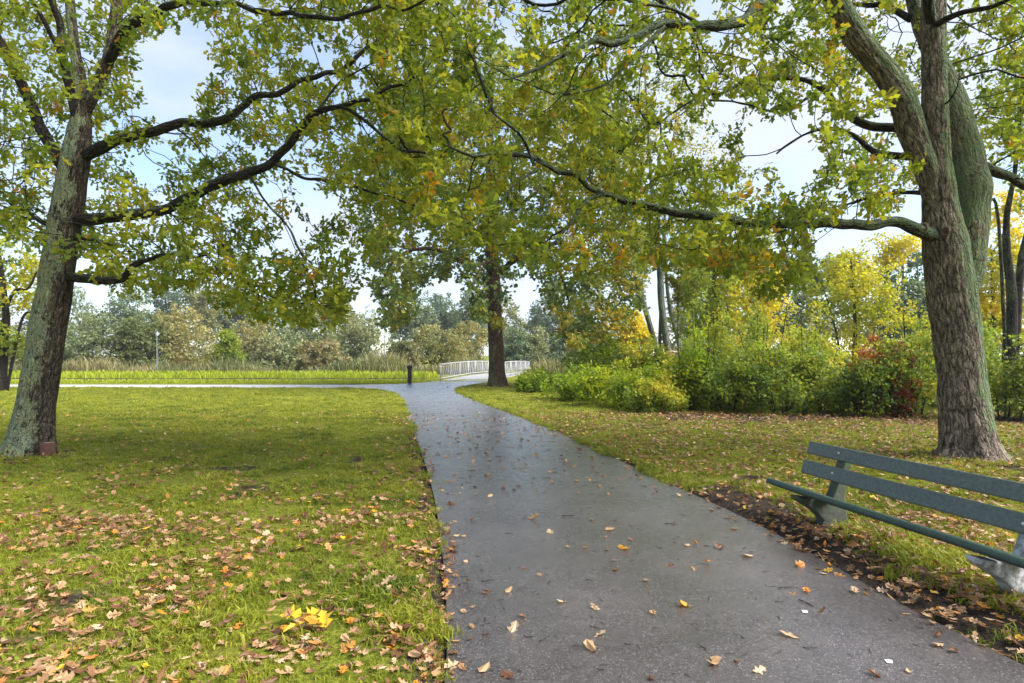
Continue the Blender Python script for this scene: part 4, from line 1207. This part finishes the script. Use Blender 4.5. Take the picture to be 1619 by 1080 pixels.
GB = grass_mat('bank_grass_blade', [(0.32, (0.17, 0.22, 0.018)), (0.5, (0.30, 0.36, 0.02)), (0.7, (0.44, 0.46, 0.035))])
n = 16000
D = np.where(rng.random(n) < .5, rng.uniform(34.6, 40, n), rng.uniform(42, 51, n))
px = rng.uniform(-150, 690, n)
pos = np.c_[(px - 809.5) / FPX * D, D, np.full(n, .01)]
k = ~inside(path_poly, pos[:, 0], pos[:, 1]) & (pos[:, 0] < -4.9 + (pos[:, 1] - 38.4) * .17)
mb = MB()
hh = rng.uniform(.18, .42, n) * np.where(D > 41, 1.1 + .5 * fbm(pos * .6, 2), np.where(D > 36.5, .33, .55))
blades(mb, pos[k], hh[k], np.full(k.sum(), .07), .5, np.zeros(k.sum()))
tag(mb.build('bank_grass', GB, smooth=False), 'long bright grass on the bank beyond the side path', None, None, 'stuff')

# ------------------------------------------------------------------ mown grass
def tuft_object(name, nb, h, spread_):
    m_ = MB()
    a = rng.uniform(0, 6.283, nb)
    rr = np.sqrt(rng.random(nb)) * spread_
    pos = np.c_[np.cos(a) * rr, np.sin(a) * rr, np.full(nb, -.01)]
    blades(m_, pos, rng.uniform(.5, 1.1, nb) * h, rng.uniform(.004, .0075, nb) * (h / .05) ** .5, .9, np.zeros(nb))
    o = m_.build(name, GRASS, smooth=False)
    COL.objects.unlink(o)
    return o

tufts = [tuft_object('grass_tuft', 26, .050, .05), tuft_object('grass_tuft', 22, .065, .045), tuft_object('grass_tuft', 30, .035, .06)]

def scatter(n, y0, y1, x0, x1, smin, smax, dens):
    yy = rng.uniform(y0, y1, n)
    xx = rng.uniform(x0, x1, n)
    k = (np.abs(xx) < yy * 0.95 + 1.8) & ~inside(path_poly, xx, yy)
    xx, yy = xx[k], yy[k]
    so = soil_mask(xx, yy)
    cl = fbm(np.c_[xx * 2.1, yy * 2.1] + 50, 3)
    k = rng.random(len(xx)) < dens * np.clip(1.15 - so * 1.25, 0.02, 1) * np.clip((cl - .28) * 4.5, .12, 1)
    xx, yy = xx[k], yy[k]
    return np.c_[xx, yy, ground_z(xx, yy)], rng.uniform(smin, smax, len(xx)) * np.where(rng.random(len(xx)) < .10, 1.7, 1.0)

pts, scl = [], []
for args in [(34000, 1.6, 7.5, -9, 9, .65, 1.3, 1.0), (36000, 7.5, 16, -17, 17, .8, 1.5, 1.0), (42000, 16, 31, -32, 12, 1.1, 2.0, 1.0)]:
    p_, s_ = scatter(*args)
    pts.append(p_)
    scl.append(s_)
# longer grass at the bench's feet and round the trunks
for cx, cy, rx, ry, nn in [(3.25, 5.2, .2, .7, 240), (3.5, 4.2, .25, .6, 240), (3.45, 3.4, .12, .3, 60), (-7.8, 9.4, .7, .3, 120), (7.2, 9.0, .7, .3, 120), (-.95, 4.0, .15, .2, 40), (-.60, 3.62, .10, .12, 70), (-.85, 4.1, .14, .14, 60), (-1.9, 3.5, .2, .15, 60), (-2.8, 4.6, .3, .2, 60), (-1.5, 5.4, .3, .2, 60)]:
    xx, yy = cx + rng.normal(0, rx, nn), cy + rng.normal(0, ry, nn)
    k = ~inside(path_poly, xx, yy)
    pts.append(np.c_[xx[k], yy[k], ground_z(xx[k], yy[k])])
    scl.append(rng.uniform(1.2, 2.2, k.sum()))
# ragged turf creeping over both edges of the path
for line_, nn, out_ in ((left_edge, 2600, 1), (right_edge, 2600, -1)):
    ln_ = np.array(line_)
    seg = np.linalg.norm(np.diff(ln_, axis=0), axis=1)
    ok = (ln_[:-1, 1] > 1.4) & (ln_[:-1, 1] < 31) & (np.abs(ln_[:-1, 0]) < 9)
    pr = np.where(ok, seg, 0) / np.maximum(ln_[:-1, 1], 2) ** .7
    k = rng.choice(len(seg), nn, p=pr / pr.sum())
    t_ = rng.random(nn)[:, None]
    base_ = ln_[k] * (1 - t_) + ln_[k + 1] * t_
    tan_ = norm(ln_[k + 1] - ln_[k])
    off = rng.normal(.035, .05, nn)
    q_ = base_ + np.c_[-tan_[:, 1], tan_[:, 0]] * (off * out_)[:, None]
    keep = ~((out_ < 0) & (q_[:, 1] < 7.6)) & (rng.random(nn) < np.clip((fbm(q_ * 1.7 + 21, 3) - .36) * 6, .03, 1) * (np.where(q_[:, 1] < 13, .22, 1.0) if out_ > 0 else .7))
    q_ = q_[keep]
    pts.append(np.c_[q_, np.maximum(ground_z(q_[:, 0], q_[:, 1]), 0.0)])
    scl.append(rng.uniform(.6, 1.5, len(q_)) * np.clip(q_[:, 1] / 6, .8, 1.6))
pts, scl = np.vstack(pts), np.concatenate(scl)
me = bpy.data.meshes.new('grass')
me.vertices.add(len(pts))
me.vertices.foreach_set('co', pts.ravel().astype(np.float32))
me.attributes.new('size', 'FLOAT', 'POINT').data.foreach_set('value', scl.astype(np.float32))
rot = np.c_[rng.normal(0, .15, len(pts)), rng.normal(0, .15, len(pts)), rng.uniform(0, 6.28, len(pts))]
me.attributes.new('turn', 'FLOAT_VECTOR', 'POINT').data.foreach_set('vector', rot.ravel().astype(np.float32))
me.attributes.new('sort', 'INT', 'POINT').data.foreach_set('value', rng.integers(0, 3, len(pts)).astype(np.int32))
me.materials.append(GRASS)
go = bpy.data.objects.new('grass', me)
COL.objects.link(go)
tag(go, 'short mown grass growing all over the lawn', None, None, 'stuff')
ng = bpy.data.node_groups.new('grass_tufts', 'GeometryNodeTree')
ng.interface.new_socket('Geometry', in_out='INPUT', socket_type='NodeSocketGeometry')
ng.interface.new_socket('Geometry', in_out='OUTPUT', socket_type='NodeSocketGeometry')
gi, gout = ng.nodes.new('NodeGroupInput'), ng.nodes.new('NodeGroupOutput')
join = ng.nodes.new('GeometryNodeJoinGeometry')
def named(nm, ty):
    x_ = ng.nodes.new('GeometryNodeInputNamedAttribute')
    x_.data_type = ty
    x_.inputs['Name'].default_value = nm
    return x_.outputs['Attribute']
for i, t_ in enumerate(tufts):
    oi = ng.nodes.new('GeometryNodeObjectInfo')
    oi.inputs['Object'].default_value = t_
    oi.inputs['As Instance'].default_value = True
    ip = ng.nodes.new('GeometryNodeInstanceOnPoints')
    cmp_ = ng.nodes.new('FunctionNodeCompare')
    cmp_.data_type = 'INT'
    cmp_.operation = 'EQUAL'
    ng.links.new(named('sort', 'INT'), cmp_.inputs[2])
    cmp_.inputs[3].default_value = i
    ng.links.new(gi.outputs[0], ip.inputs['Points'])
    ng.links.new(cmp_.outputs[0], ip.inputs['Selection'])
    ng.links.new(oi.outputs['Geometry'], ip.inputs['Instance'])
    e2r = ng.nodes.new('FunctionNodeEulerToRotation')
    ng.links.new(named('turn', 'FLOAT_VECTOR'), e2r.inputs[0])
    ng.links.new(e2r.outputs[0], ip.inputs['Rotation'])
    ng.links.new(named('size', 'FLOAT'), ip.inputs['Scale'])
    ng.links.new(ip.outputs[0], join.inputs[0])
ng.links.new(join.outputs[0], gout.inputs[0])
md = go.modifiers.new('tufts', 'NODES')
md.node_group = ng

# ------------------------------------------------------------------ haze
hm = bpy.data.materials.new('haze_air')
hm.use_nodes = True
hn = hm.node_tree
hn.nodes.clear()
ho = hn.nodes.new('ShaderNodeOutputMaterial')
hv = hn.nodes.new('ShaderNodeVolumePrincipled')
hv.inputs['Color'].default_value = (0.86, 0.92, 1.0, 1)
hv.inputs['Density'].default_value = 0.0004
hv.inputs['Anisotropy'].default_value = 0.3
hn.links.new(hv.outputs[0], ho.inputs['Volume'])
mb = MB()
mb.box((-190, -90, -2.0), (190, 260, 30))
tag(mb.build('haze', hm, smooth=False), 'thin haze over the park', None, None, 'stuff')

# ------------------------------------------------------------------ bench
def bench():
    d = norm(np.array((0.21, -1.0)))                      # along the bench, towards the viewer
    ang = math.atan2(d[1], d[0]) + math.pi / 2            # local -Y runs along d; local +X is the back
    root = thing('park_bench', 'dark green two board park bench on concrete legs beside the path', 'bench', (3.06, 5.71, 0.0), None, ang)
    root['base'] = [0, 0, 0]
    # local frame: y from +0.42 (far end) to -2.30 (near end), x: seat edge about -0.40, back +0.1
    y0, y1 = -2.34, 0.42

    def board(name, mat, cx, cz, wd, th, tilt, round_=0.012, seg=3, label=None):
        """A plank along the bench: a cross-section with rounded edges, WD across and TH thick, tilted from level."""
        m_ = MB()
        prof = []
        for sx, sz, a0 in ((1, 1, 0), (-1, 1, 90), (-1, -1, 180), (1, -1, 270)):
            for k_ in range(seg + 1):
                a = R(a0 + 90 * k_ / seg)
                prof.append((sx * (wd / 2 - round_) + math.cos(a) * round_, sz * (th / 2 - round_) + math.sin(a) * round_))
        prof = np.array(prof)
        ct_, st_ = math.cos(tilt), math.sin(tilt)
        prof = np.c_[prof[:, 0] * ct_ - prof[:, 1] * st_ + cx, prof[:, 0] * st_ + prof[:, 1] * ct_ + cz]
        ysx = np.linspace(y0, y1, 12)
        sag = 0.004 * np.sin((ysx - y0) / (y1 - y0) * math.pi * 2)
        k_ = len(prof)
        v = np.array([(p[0], yy_, p[1] + s_) for yy_, s_ in zip(ysx, sag) for p in prof])
        i_ = np.arange((len(ysx) - 1) * k_).reshape(-1, k_)
        j_ = np.roll(i_, -1, 1)
        m_.add(v, [np.stack([i_, j_, j_ + k_, i_ + k_], -1).reshape(-1, 4)[:, ::-1], np.arange(k_)[None], (np.arange(k_) + (len(ysx) - 1) * k_)[::-1][None]])
        o = m_.build(name, mat, root, smooth=False)
        return o
    lean = R(70)
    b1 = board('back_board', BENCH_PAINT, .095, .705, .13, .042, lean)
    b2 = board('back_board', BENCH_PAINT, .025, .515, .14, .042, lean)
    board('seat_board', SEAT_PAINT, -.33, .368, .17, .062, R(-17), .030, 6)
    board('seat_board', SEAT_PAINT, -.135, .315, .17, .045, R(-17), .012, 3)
    for yy_, mt in ((0.0, CONCRETE), (-1.75, CONCRETE_W)):
        m_ = MB()
        prof = [(-.42, .335), (-.40, .290), (-.20, .17), (-.13, .09), (-.15, .05), (-.15, -.12), (.17, -.12), (.15, .04), (.11, .18), (.10, .32), (.165, .60), (.205, .72), (.15, .745), (.125, .70), (.06, .53), (.02, .42), (-.03, .30), (-.05, .268)]
        k_ = len(prof)
        hw = .055
        v = [(a, yy_ + s_ * (hw - (.012 if False else 0)), b) for s_ in (-1, 1) for a, b in prof]
        i_ = np.arange(k_)
        j_ = np.roll(i_, -1)
        m_.add(v, [np.stack([i_, j_, j_ + k_, i_ + k_], -1), i_[::-1][None], (i_ + k_)[None]])
        o = m_.build('concrete_leg', mt, root, smooth=False)
        bv = o.modifiers.new('edge', 'BEVEL')
        bv.width = .012
        bv.segments = 2
        bv.limit_method = 'ANGLE'
        if mt is CONCRETE_W:
            tag(o, 'concrete leg blotched with white lichen')
        else:
            tag(o, 'dull mossy concrete leg')
    for yy_ in (0.0, -1.75):
        for par_, cx, cz in ((b1, .095, .705), (b2, .025, .515)):
            m_ = MB()
            nx, nz = -math.sin(lean), math.cos(lean)
            c0 = np.array((cx + nx * .0205, yy_, cz + nz * .0205))
            m_.tube([c0, c0 + np.array((nx, 0, nz)) * .006, c0 + np.array((nx, 0, nz)) * .0085], [.011, .011, .006], 10)
            o = m_.build('bolt', BOLT, None, origin=(0, 0, 0))
            o.parent = par_
    return root
bench()

# ------------------------------------------------------------------ white footbridge
def bridge():
    root = thing('footbridge', 'white railed footbridge behind the dark tree', 'bridge', (-3.0, 38.3, 0))
    ln = 17.5
    perp = np.array((BD[1], -BD[0]))
    c0 = (B0L + B0R) / 2

    def at(t_, s_, z):
        q_ = c0 + BD * t_ + perp * s_
        return np.array((q_[0], q_[1], z + 0.10 * math.sin(math.pi * min(max(t_ / ln, 0), 1))))
    m_ = MB()
    hw = 1.72
    N = 18
    top = [at(i / N * ln, s_, .015) for i in range(N + 1) for s_ in (-hw, hw)]
    v = top + [p - np.array((0, 0, .22)) for p in top]
    k_ = 2 * (N + 1)
    f = []
    for i in range(N):
        a, b, c, d = 2 * i, 2 * i + 1, 2 * i + 3, 2 * i + 2
        f += [(a, b, c, d), (a + k_, d + k_, c + k_, b + k_), (a, d, d + k_, a + k_), (b, b + k_, c + k_, c)]
    m_.add(v, np.array(f))
    m_.build('deck', DECK, root, smooth=False)
    bars = MB()
    for s_ in (-hw + .06, hw - .06):
        for nm, z, r_ in (('top_rail', 1.08, .034), ('bottom_rail', .16, .03)):
            m_ = MB()
            m_.tube([at(i / N * ln, s_, z) for i in range(N + 1)], r_, 6)
            m_.build(nm, WHITE, root)
        for i in range(8):
            t_ = .1 + i * (ln - .2) / 7
            m_ = MB()
            m_.tube([at(t_, s_, -.1), at(t_, s_, 1.12)], .04, 6)
            m_.build('post', WHITE, root)
        pit = .29
        nb = int((ln - .2) / pit)
        for i in range(nb):
            a = .1 + i * pit
            z0, z1 = (.17, 1.06) if i % 2 == 0 else (1.06, .17)
            m_ = MB()
            m_.tube([at(a, s_, z0), at(a + pit, s_, z1)], .019, 4)
            m_.build('bar', WHITE, root, smooth=False)
bridge()

# ------------------------------------------------------------------ posts, lamps, stump
def lamp(px, D, h, label):
    c = P(px, HOR, D)
    root = thing('lamp_post', label, 'street lamp', (c[0], D, 0), 'slim grey lamp posts by the water')
    m_ = MB()
    m_.tube([(c[0], D, -.1), (c[0], D, .8), (c[0], D, .82), (c[0], D, h)], [.06, .055, .04, .03], 10)
    m_.build('pole', STEEL, root)
    m_ = MB()
    m_.tube([(c[0], D, h), (c[0], D, h + .05), (c[0], D, h + .32), (c[0], D, h + .36)], [.05, .08, .11, .08], 12)
    m_.build('lantern', LAMPW, root)
    m_ = MB()
    m_.tube([(c[0], D, h + .36), (c[0], D, h + .40), (c[0], D, h + .46)], [.13, .12, .04], 12)
    m_.build('cap', STEEL, root)
lamp(248, 49, 3.2, 'grey lamp post in front of the dull green willow')
lamp(608, 52, 3.9, 'grey lamp post near the bridge')

c = G(648, 606)
root = thing('bollard', 'dark wooden bollard post at the path junction', 'bollard', (*c, 0))
mb = MB()
mb.box((c[0] - .11, c[1] - .11, -.1), (c[0] + .11, c[1] + .11, .86))
o = mb.build('post', POST, root, smooth=False)
mb = MB()
z0 = .862
mb.add([(c[0] - .15, c[1] - .13, z0), (c[0] + .15, c[1] - .13, z0), (c[0] + .15, c[1] + .13, z0), (c[0] - .15, c[1] + .13, z0),
        (c[0] - .15, c[1] - .13, z0 + .16), (c[0] + .15, c[1] - .13, z0 + .16), (c[0] + .12, c[1] + .13, z0 + .24), (c[0] - .12, c[1] + .13, z0 + .24)],
       [[(0, 3, 2, 1), (4, 5, 6, 7), (0, 1, 5, 4), (1, 2, 6, 5), (2, 3, 7, 6), (3, 0, 4, 7)]])
mb.build('cap', POST, root, smooth=False)

# sawn red-brown block leaning on the left oak's foot
c = np.array((-7.40, 9.52))
root = thing('wooden_block', 'short red brown block standing against the foot of the left oak', 'stump', (*c, 0), None)
mb = MB()
v = []
for z_, s_, dx in ((-.05, 1.02, 0), (.02, 1.0, 0), (.24, .97, .008), (.262, .93, .01)):
    v += [(c[0] + dx + a * s_, c[1] + b * s_, z_) for a, b in ((-.075, -.065), (.065, -.075), (.08, .06), (-.07, .07))]
f = [(i * 4 + j, i * 4 + (j + 1) % 4, i * 4 + 4 + (j + 1) % 4, i * 4 + 4 + j) for i in range(3) for j in range(4)]
mb.add(v, np.array(f))
mb.build('block', STUMP, root, smooth=False)
mb = MB()
mb.add(v[-4:] , np.array([(0, 1, 2, 3)]))
mb.build('sawn_top', STUMP_T, root, smooth=False)

# ------------------------------------------------------------------ fallen leaves and twigs
def ground_leaf_mesh(tint, k):
    m_ = MB()
    r_ = random.Random(k * 7 + 1)
    tv, tf = tmpl_oak(r_.uniform(-.2, 1.1), r_.uniform(.1, .8))
    tv = tv.copy()
    tv[:, 1] *= r_.uniform(1.15, 1.7)
    tv[:, 0] -= .5
    tv[:, 2] += np.array([r_.uniform(-.05, .10) for _ in tv])
    tv[:, 2] -= tv[:, 2].min()
    st = len(tv)
    m_.add(tv, tf, tint=np.full(len(tv), tint))
    # stalk
    m_.add([(-.5, -.012, .03), (-.5, .012, .03), (-.72, .05, .02), (-.72, .035, .02)], np.array([(0, 1, 2, 3)]), tint=np.full(4, max(0, tint - .2)))
    o = m_.build('fallen_leaf', FALLEN, None, smooth=False)
    COL.objects.unlink(o)
    return o
kinds = {}
for nm, ts in (('brown', (.18, .26, .33)), ('tan', (.52, .62, .70)), ('pale', (.76, .80)), ('orange', (.86, .90)), ('yellow', (.96, 1.0))):
    kinds[nm] = [ground_leaf_mesh(t_ + (.0 if t_ > .95 else random.uniform(-.03, .03)), i + int(t_ * 100)) for t_ in ts for i in range(2)]

def put_leaf(kind, x_, y_, size, label, group, z=None):
    src = random.choice(kinds[kind])
    o = src.copy()
    COL.objects.link(o)
    if z is None:
        z = float(ground_z(np.array([x_]), np.array([y_]))[0]) + .012
    o.location = (x_, y_, z)
    o.rotation_euler = (random.gauss(0, .22), random.gauss(0, .22), random.uniform(0, 6.28))
    o.scale = (size,) * 3
    return tag(o, label, 'leaf', group)

def on_path(px, py):
    return G(px, py)

spec = [('orange', 1080, 958, .10, 'bright orange leaf alone on the asphalt left of the bench'), ('orange', 986, 868, .10, 'orange leaf at the middle of the path'), ('pale', 811, 997, .10, 'pale cream leaf lying near the left side of the path'),
        ('tan', 845, 820, .12, 'curled tan leaf beside a long dark twig'), ('pale', 935, 823, .08, 'small cream leaf right of the long dark twig'), ('pale', 888, 953, .07, 'small whitish leaf above two pinkish leaves'),
        ('pale', 940, 962, .08, 'pinkish pale leaf on the asphalt'), ('pale', 948, 1005, .08, 'pale pinkish leaf below the other pinkish leaf'), ('tan', 933, 1026, .09, 'dull greenish tan leaf on the near asphalt'),
        ('tan', 1033, 970, .06, 'small tan leaf left of the bright orange leaf'), ('pale', 1247, 1006, .10, 'cream leaf on the asphalt before the bench'), ('tan', 1183, 880, .10, 'tan leaf on the shiny asphalt before the bench'),
        ('brown', 1137, 866, .10, 'brown curled leaf by the right path edge'), ('brown', 713, 798, .11, 'brown curled leaf on the left edge of the path'), ('tan', 965, 838, .09, 'tan leaf on the asphalt behind the orange leaf'),
        ('pale', 870, 842, .08, 'light leaf with a dark twig beside it'), ('orange', 1262, 895, .10, 'orange brown leaf by the right path edge near the bench'), ('tan', 1130, 1050, .09, 'tan leaf on the near asphalt right of centre'),
        ('pale', 1075, 785, .09, 'pale leaf on the path by the right grass edge'), ('tan', 805, 935, .06, 'small tan leaf near the left of the path'), ('pale', 1200, 1062, .07, 'pale leaf at the bottom of the path')]
for kd, a, b, s_, lb in spec:
    g_ = on_path(a, b)
    put_leaf(kd, g_[0], g_[1], s_ * 1.15, lb, None, .004)
# the yellow leaves on the lawn
for i, (a, b, kd, lb) in enumerate([(460, 990, 'yellow', 'large yellow leaf, leftmost upright one of the yellow cluster'), (492, 990, 'yellow', 'large yellow leaf at the top of the yellow cluster'), (497, 1005, 'orange', 'orange leaf leaning on the yellow cluster'), (466, 1012, 'yellow', 'yellow leaf at the bottom of the yellow cluster'),
                                    (512, 1000, 'yellow', 'yellow leaf at the right of the yellow cluster')]):
    g_ = G(a, b)
    o = put_leaf(kd, g_[0], g_[1], .14, lb, None, .065 + .004 * i)
    o.rotation_euler = (.22, random.gauss(0, .25), i * 1.3)

def twig_mesh_obj(k):
    r_ = random.Random(k)
    m_ = MB()
    n_ = 5
    p = [(-.5 + i / n_, r_.gauss(0, .035), .035 + abs(r_.gauss(0, .012))) for i in range(n_ + 1)]
    m_.tube(p, [.03, .035, .035, .03, .025, .015], 5)
    if k % 2:
        m_.tube([p[2], (p[2][0] + .16, p[2][1] + .12, .04), (p[2][0] + .25, p[2][1] + .16, .03)], [.02, .018, .01], 4)
    o = m_.build('twig', TWIG, None)
    COL.objects.unlink(o)
    return o
tw = [twig_mesh_obj(k) for k in range(6)]
def put_twig(x_, y_, ln, rz, label, group=None, thick=1.0):
    o = random.choice(tw).copy()
    COL.objects.link(o)
    o.location = (x_, y_, .002)
    o.rotation_euler = (0, 0, rz)
    o.scale = (ln, ln * thick, min(ln, .11) * thick)
    return tag(o, label, 'twig', group)
for a, b, ln, rz, lb in [(772, 919, .11, .35, 'dark twig by the left of the path'), (899, 816, .15, .1, 'long dark twig beside the curled tan leaf'), (1243, 930, .12, .15, 'straight dark twig before the bench'), (1275, 955, .12, -1.2, 'curved dark twig before the bench'), (861, 1011, .09, .9, 'short slanting twig near the pale cream leaf'),
                         (940, 993, .07, -.6, 'short twig above the pale pinkish leaf'), (932, 918, .07, -.5, 'short dark twig in the middle of the path'), (1062, 829, .14, -.15, 'thin twig near the right side of the path'), (805, 844, .08, .1, 'short twig on the grey path'), (1282, 1025, .09, .1, 'short twig on the near asphalt before the bench'), (958, 898, .05, .5, 'tiny twig right of the short dark twig')]:
    g_ = G(a, b)
    put_twig(g_[0], g_[1], ln, rz, lb)
cnt = 0
while cnt < 280:
    b = HOR + 52 + (1080 - HOR - 52) * random.random() ** 2.3
    a = random.uniform(640, 1500)
    g_ = G(a, b)
    if not inside(path_poly, np.array([g_[0]]), np.array([g_[1]]))[0]:
        continue
    ln = random.uniform(.02, .065) * (1.0 if b > 780 else 2.0)
    put_twig(g_[0], g_[1], ln, random.uniform(0, 6.28), 'small dark twig scrap on the near wet asphalt' if b > 780 else 'small dark twig scrap on the far wet asphalt', 'twig scraps on the near asphalt' if b > 780 else 'twig scraps on the far asphalt', random.uniform(.6, 1.3))
    cnt += 1
# white scraps
for a, b, lb in [(1405, 1047, 'white paper scrap on the asphalt at the lower right'), (1272, 968, 'white scrap beside the curved dark twig')]:
    g_ = G(a, b)
    mb = MB()
    v = np.array([(-.018, -.014, 0), (.012, -.018, 0), (.02, .004, .004), (-.010, .02, 0)])
    mb.add(np.vstack([v + (0, 0, .003), v + (0, 0, .006)]), [[(3, 2, 1, 0), (4, 5, 6, 7), (0, 1, 5, 4), (1, 2, 6, 5), (2, 3, 7, 6), (3, 0, 4, 7)]])
    o = mb.build('paper_scrap', PAPER, smooth=False)
    o.location = (*g_, 0)
    tag(o, lb, 'litter')

# leaves strewn over lawn, verge and path
def leaf_density(x_, y_):
    dl, dr = dist_line(left_edge, x_, y_), dist_line(right_edge, x_, y_)
    inp = inside(path_poly, x_, y_)
    leftside = ~inp & (x_ < -0.2) & (dl < dr + 2)
    d = np.where(leftside, .28 + 1.35 * np.clip((10.5 - y_) / 6, 0, 1) + 3.2 * np.exp(-dl / .25), 0.9)
    d = np.where(~inp & ~leftside, 2.8 + 1.2 * np.exp(-dr / .25) + 3.0 * np.clip(1 - np.abs(y_ - 14.8 + .1 * (x_ - 8)) / 2.2, 0, 1), d)
    db = dist_line([np.array((2.45, 6.9)), np.array((3.15, 2.4))], x_, y_)
    d = d + 2.2 * np.exp(-(db / .35) ** 2) * ~inp
    d = d * np.clip((fbm(np.c_[x_ * 1.3, y_ * 1.3] + 80, 3) - .25) * 2.6, .15, 1.6)
    d = np.where(y_ > 17, d * .45, d)
    return np.where(inp, np.where(y_ > 7, .15, .015) + .45 * np.exp(-np.minimum(dl, dr) / .10), d)
allp = []
for n_, y0, y1, xw, f_ in [(21000, 1.7, 6, 6.5, 1.0), (52000, 6, 17, 16, .8), (16000, 17, 34, 30, .5)]:
    yy, xx = rng.uniform(y0, y1, n_), rng.uniform(-xw, xw, n_)
    k = (np.abs(xx) < yy * .95 + 1.5) & (rng.random(n_) < leaf_density(xx, yy) * f_ * .75)
    allp.append(np.c_[xx[k], yy[k]])
allp = np.vstack(allp)
bx = np.abs(allp[:, 0] - 3.05) < .2
allp = allp[~(bx & (np.abs(allp[:, 1] - 5.7) < .2))]
D = allp[:, 1]
a = allp[:, 0] / D * FPX + 809.5
b = HOR + EYE / D * FPX
vis = (a > 4) & (a < 1615) & (b < 1076)
order = np.argsort(np.where(vis, D, 1e9))[:270]
single = np.zeros(len(allp), bool)
single[order] = True
lab = {'brown': 'dark brown dry oak leaf', 'tan': 'tan dry oak leaf', 'pale': 'pale bleached oak leaf', 'orange': 'orange oak leaf', 'yellow': 'yellow oak leaf'}
inp = inside(path_poly, allp[:, 0], allp[:, 1])
for i in order:
    kd = random.choices(['brown', 'tan', 'pale', 'orange', 'yellow'], (.34, .46, .06, .13, .01))[0]
    lx, ly = allp[i]
    el = dist_line(left_edge, allp[i:i + 1, 0], allp[i:i + 1, 1])[0]
    yc = G(480, 1003)
    if inp[i]:
        where = 'on the wet asphalt'
    elif lx > 1:
        where = 'in the dark soil before the bench' if ly < 4.6 else 'on the grass beside the bench'
    elif el < .22:
        where = 'in the soil along the left edge of the path'
    elif math.hypot(lx - yc[0], ly - yc[1]) < .38:
        where = 'lying close round the yellow leaf cluster'
    elif el < .75:
        where = 'on the grass a step from the left path edge'
    elif lx < yc[0] - .9:
        where = 'on the lawn well left of the yellow leaf cluster'
    elif ly > yc[1]:
        where = 'on the lawn beyond the yellow leaf cluster'
    else:
        where = 'on the lawn nearer than the yellow leaf cluster'
    put_leaf(kd, allp[i][0], allp[i][1], random.uniform(.045, .09), f'{lab[kd]} {where}', f'{kd} leaves {where}', .004 if inp[i] else None)
rest = allp[~single]
n = len(rest)
mb = MB()
ps = np.c_[rest, np.where(inside(path_poly, rest[:, 0], rest[:, 1]), .006, ground_z(rest[:, 0], rest[:, 1]) + rng.uniform(.012, .05, n))]
ax = rand_unit(n)
ax[:, 2] *= .25
nr = np.array((0, 0, 1.)) + rand_unit(n) * .65
tn = rng.choice([.2, .3, .45, .58, .68, .78, .88, .98], n, p=[.14, .20, .20, .20, .11, .03, .11, .01]) + rng.normal(0, .03, n)
near = rest[:, 1] < 13
far_sz = rng.uniform(.04, .085, n)
wide = tmpl_oak(.6, .35)
wide[0][:, 1] *= 1.5
add_leaves(mb, wide, ps, ax, nr, far_sz, np.clip(tn, 0, 1))
tag(mb.build('leaf_litter', FALLEN, smooth=False), 'fallen leaves strewn over lawn and verge', None, None, 'stuff')
print('ground leaves', n, 'tree leaves', total)
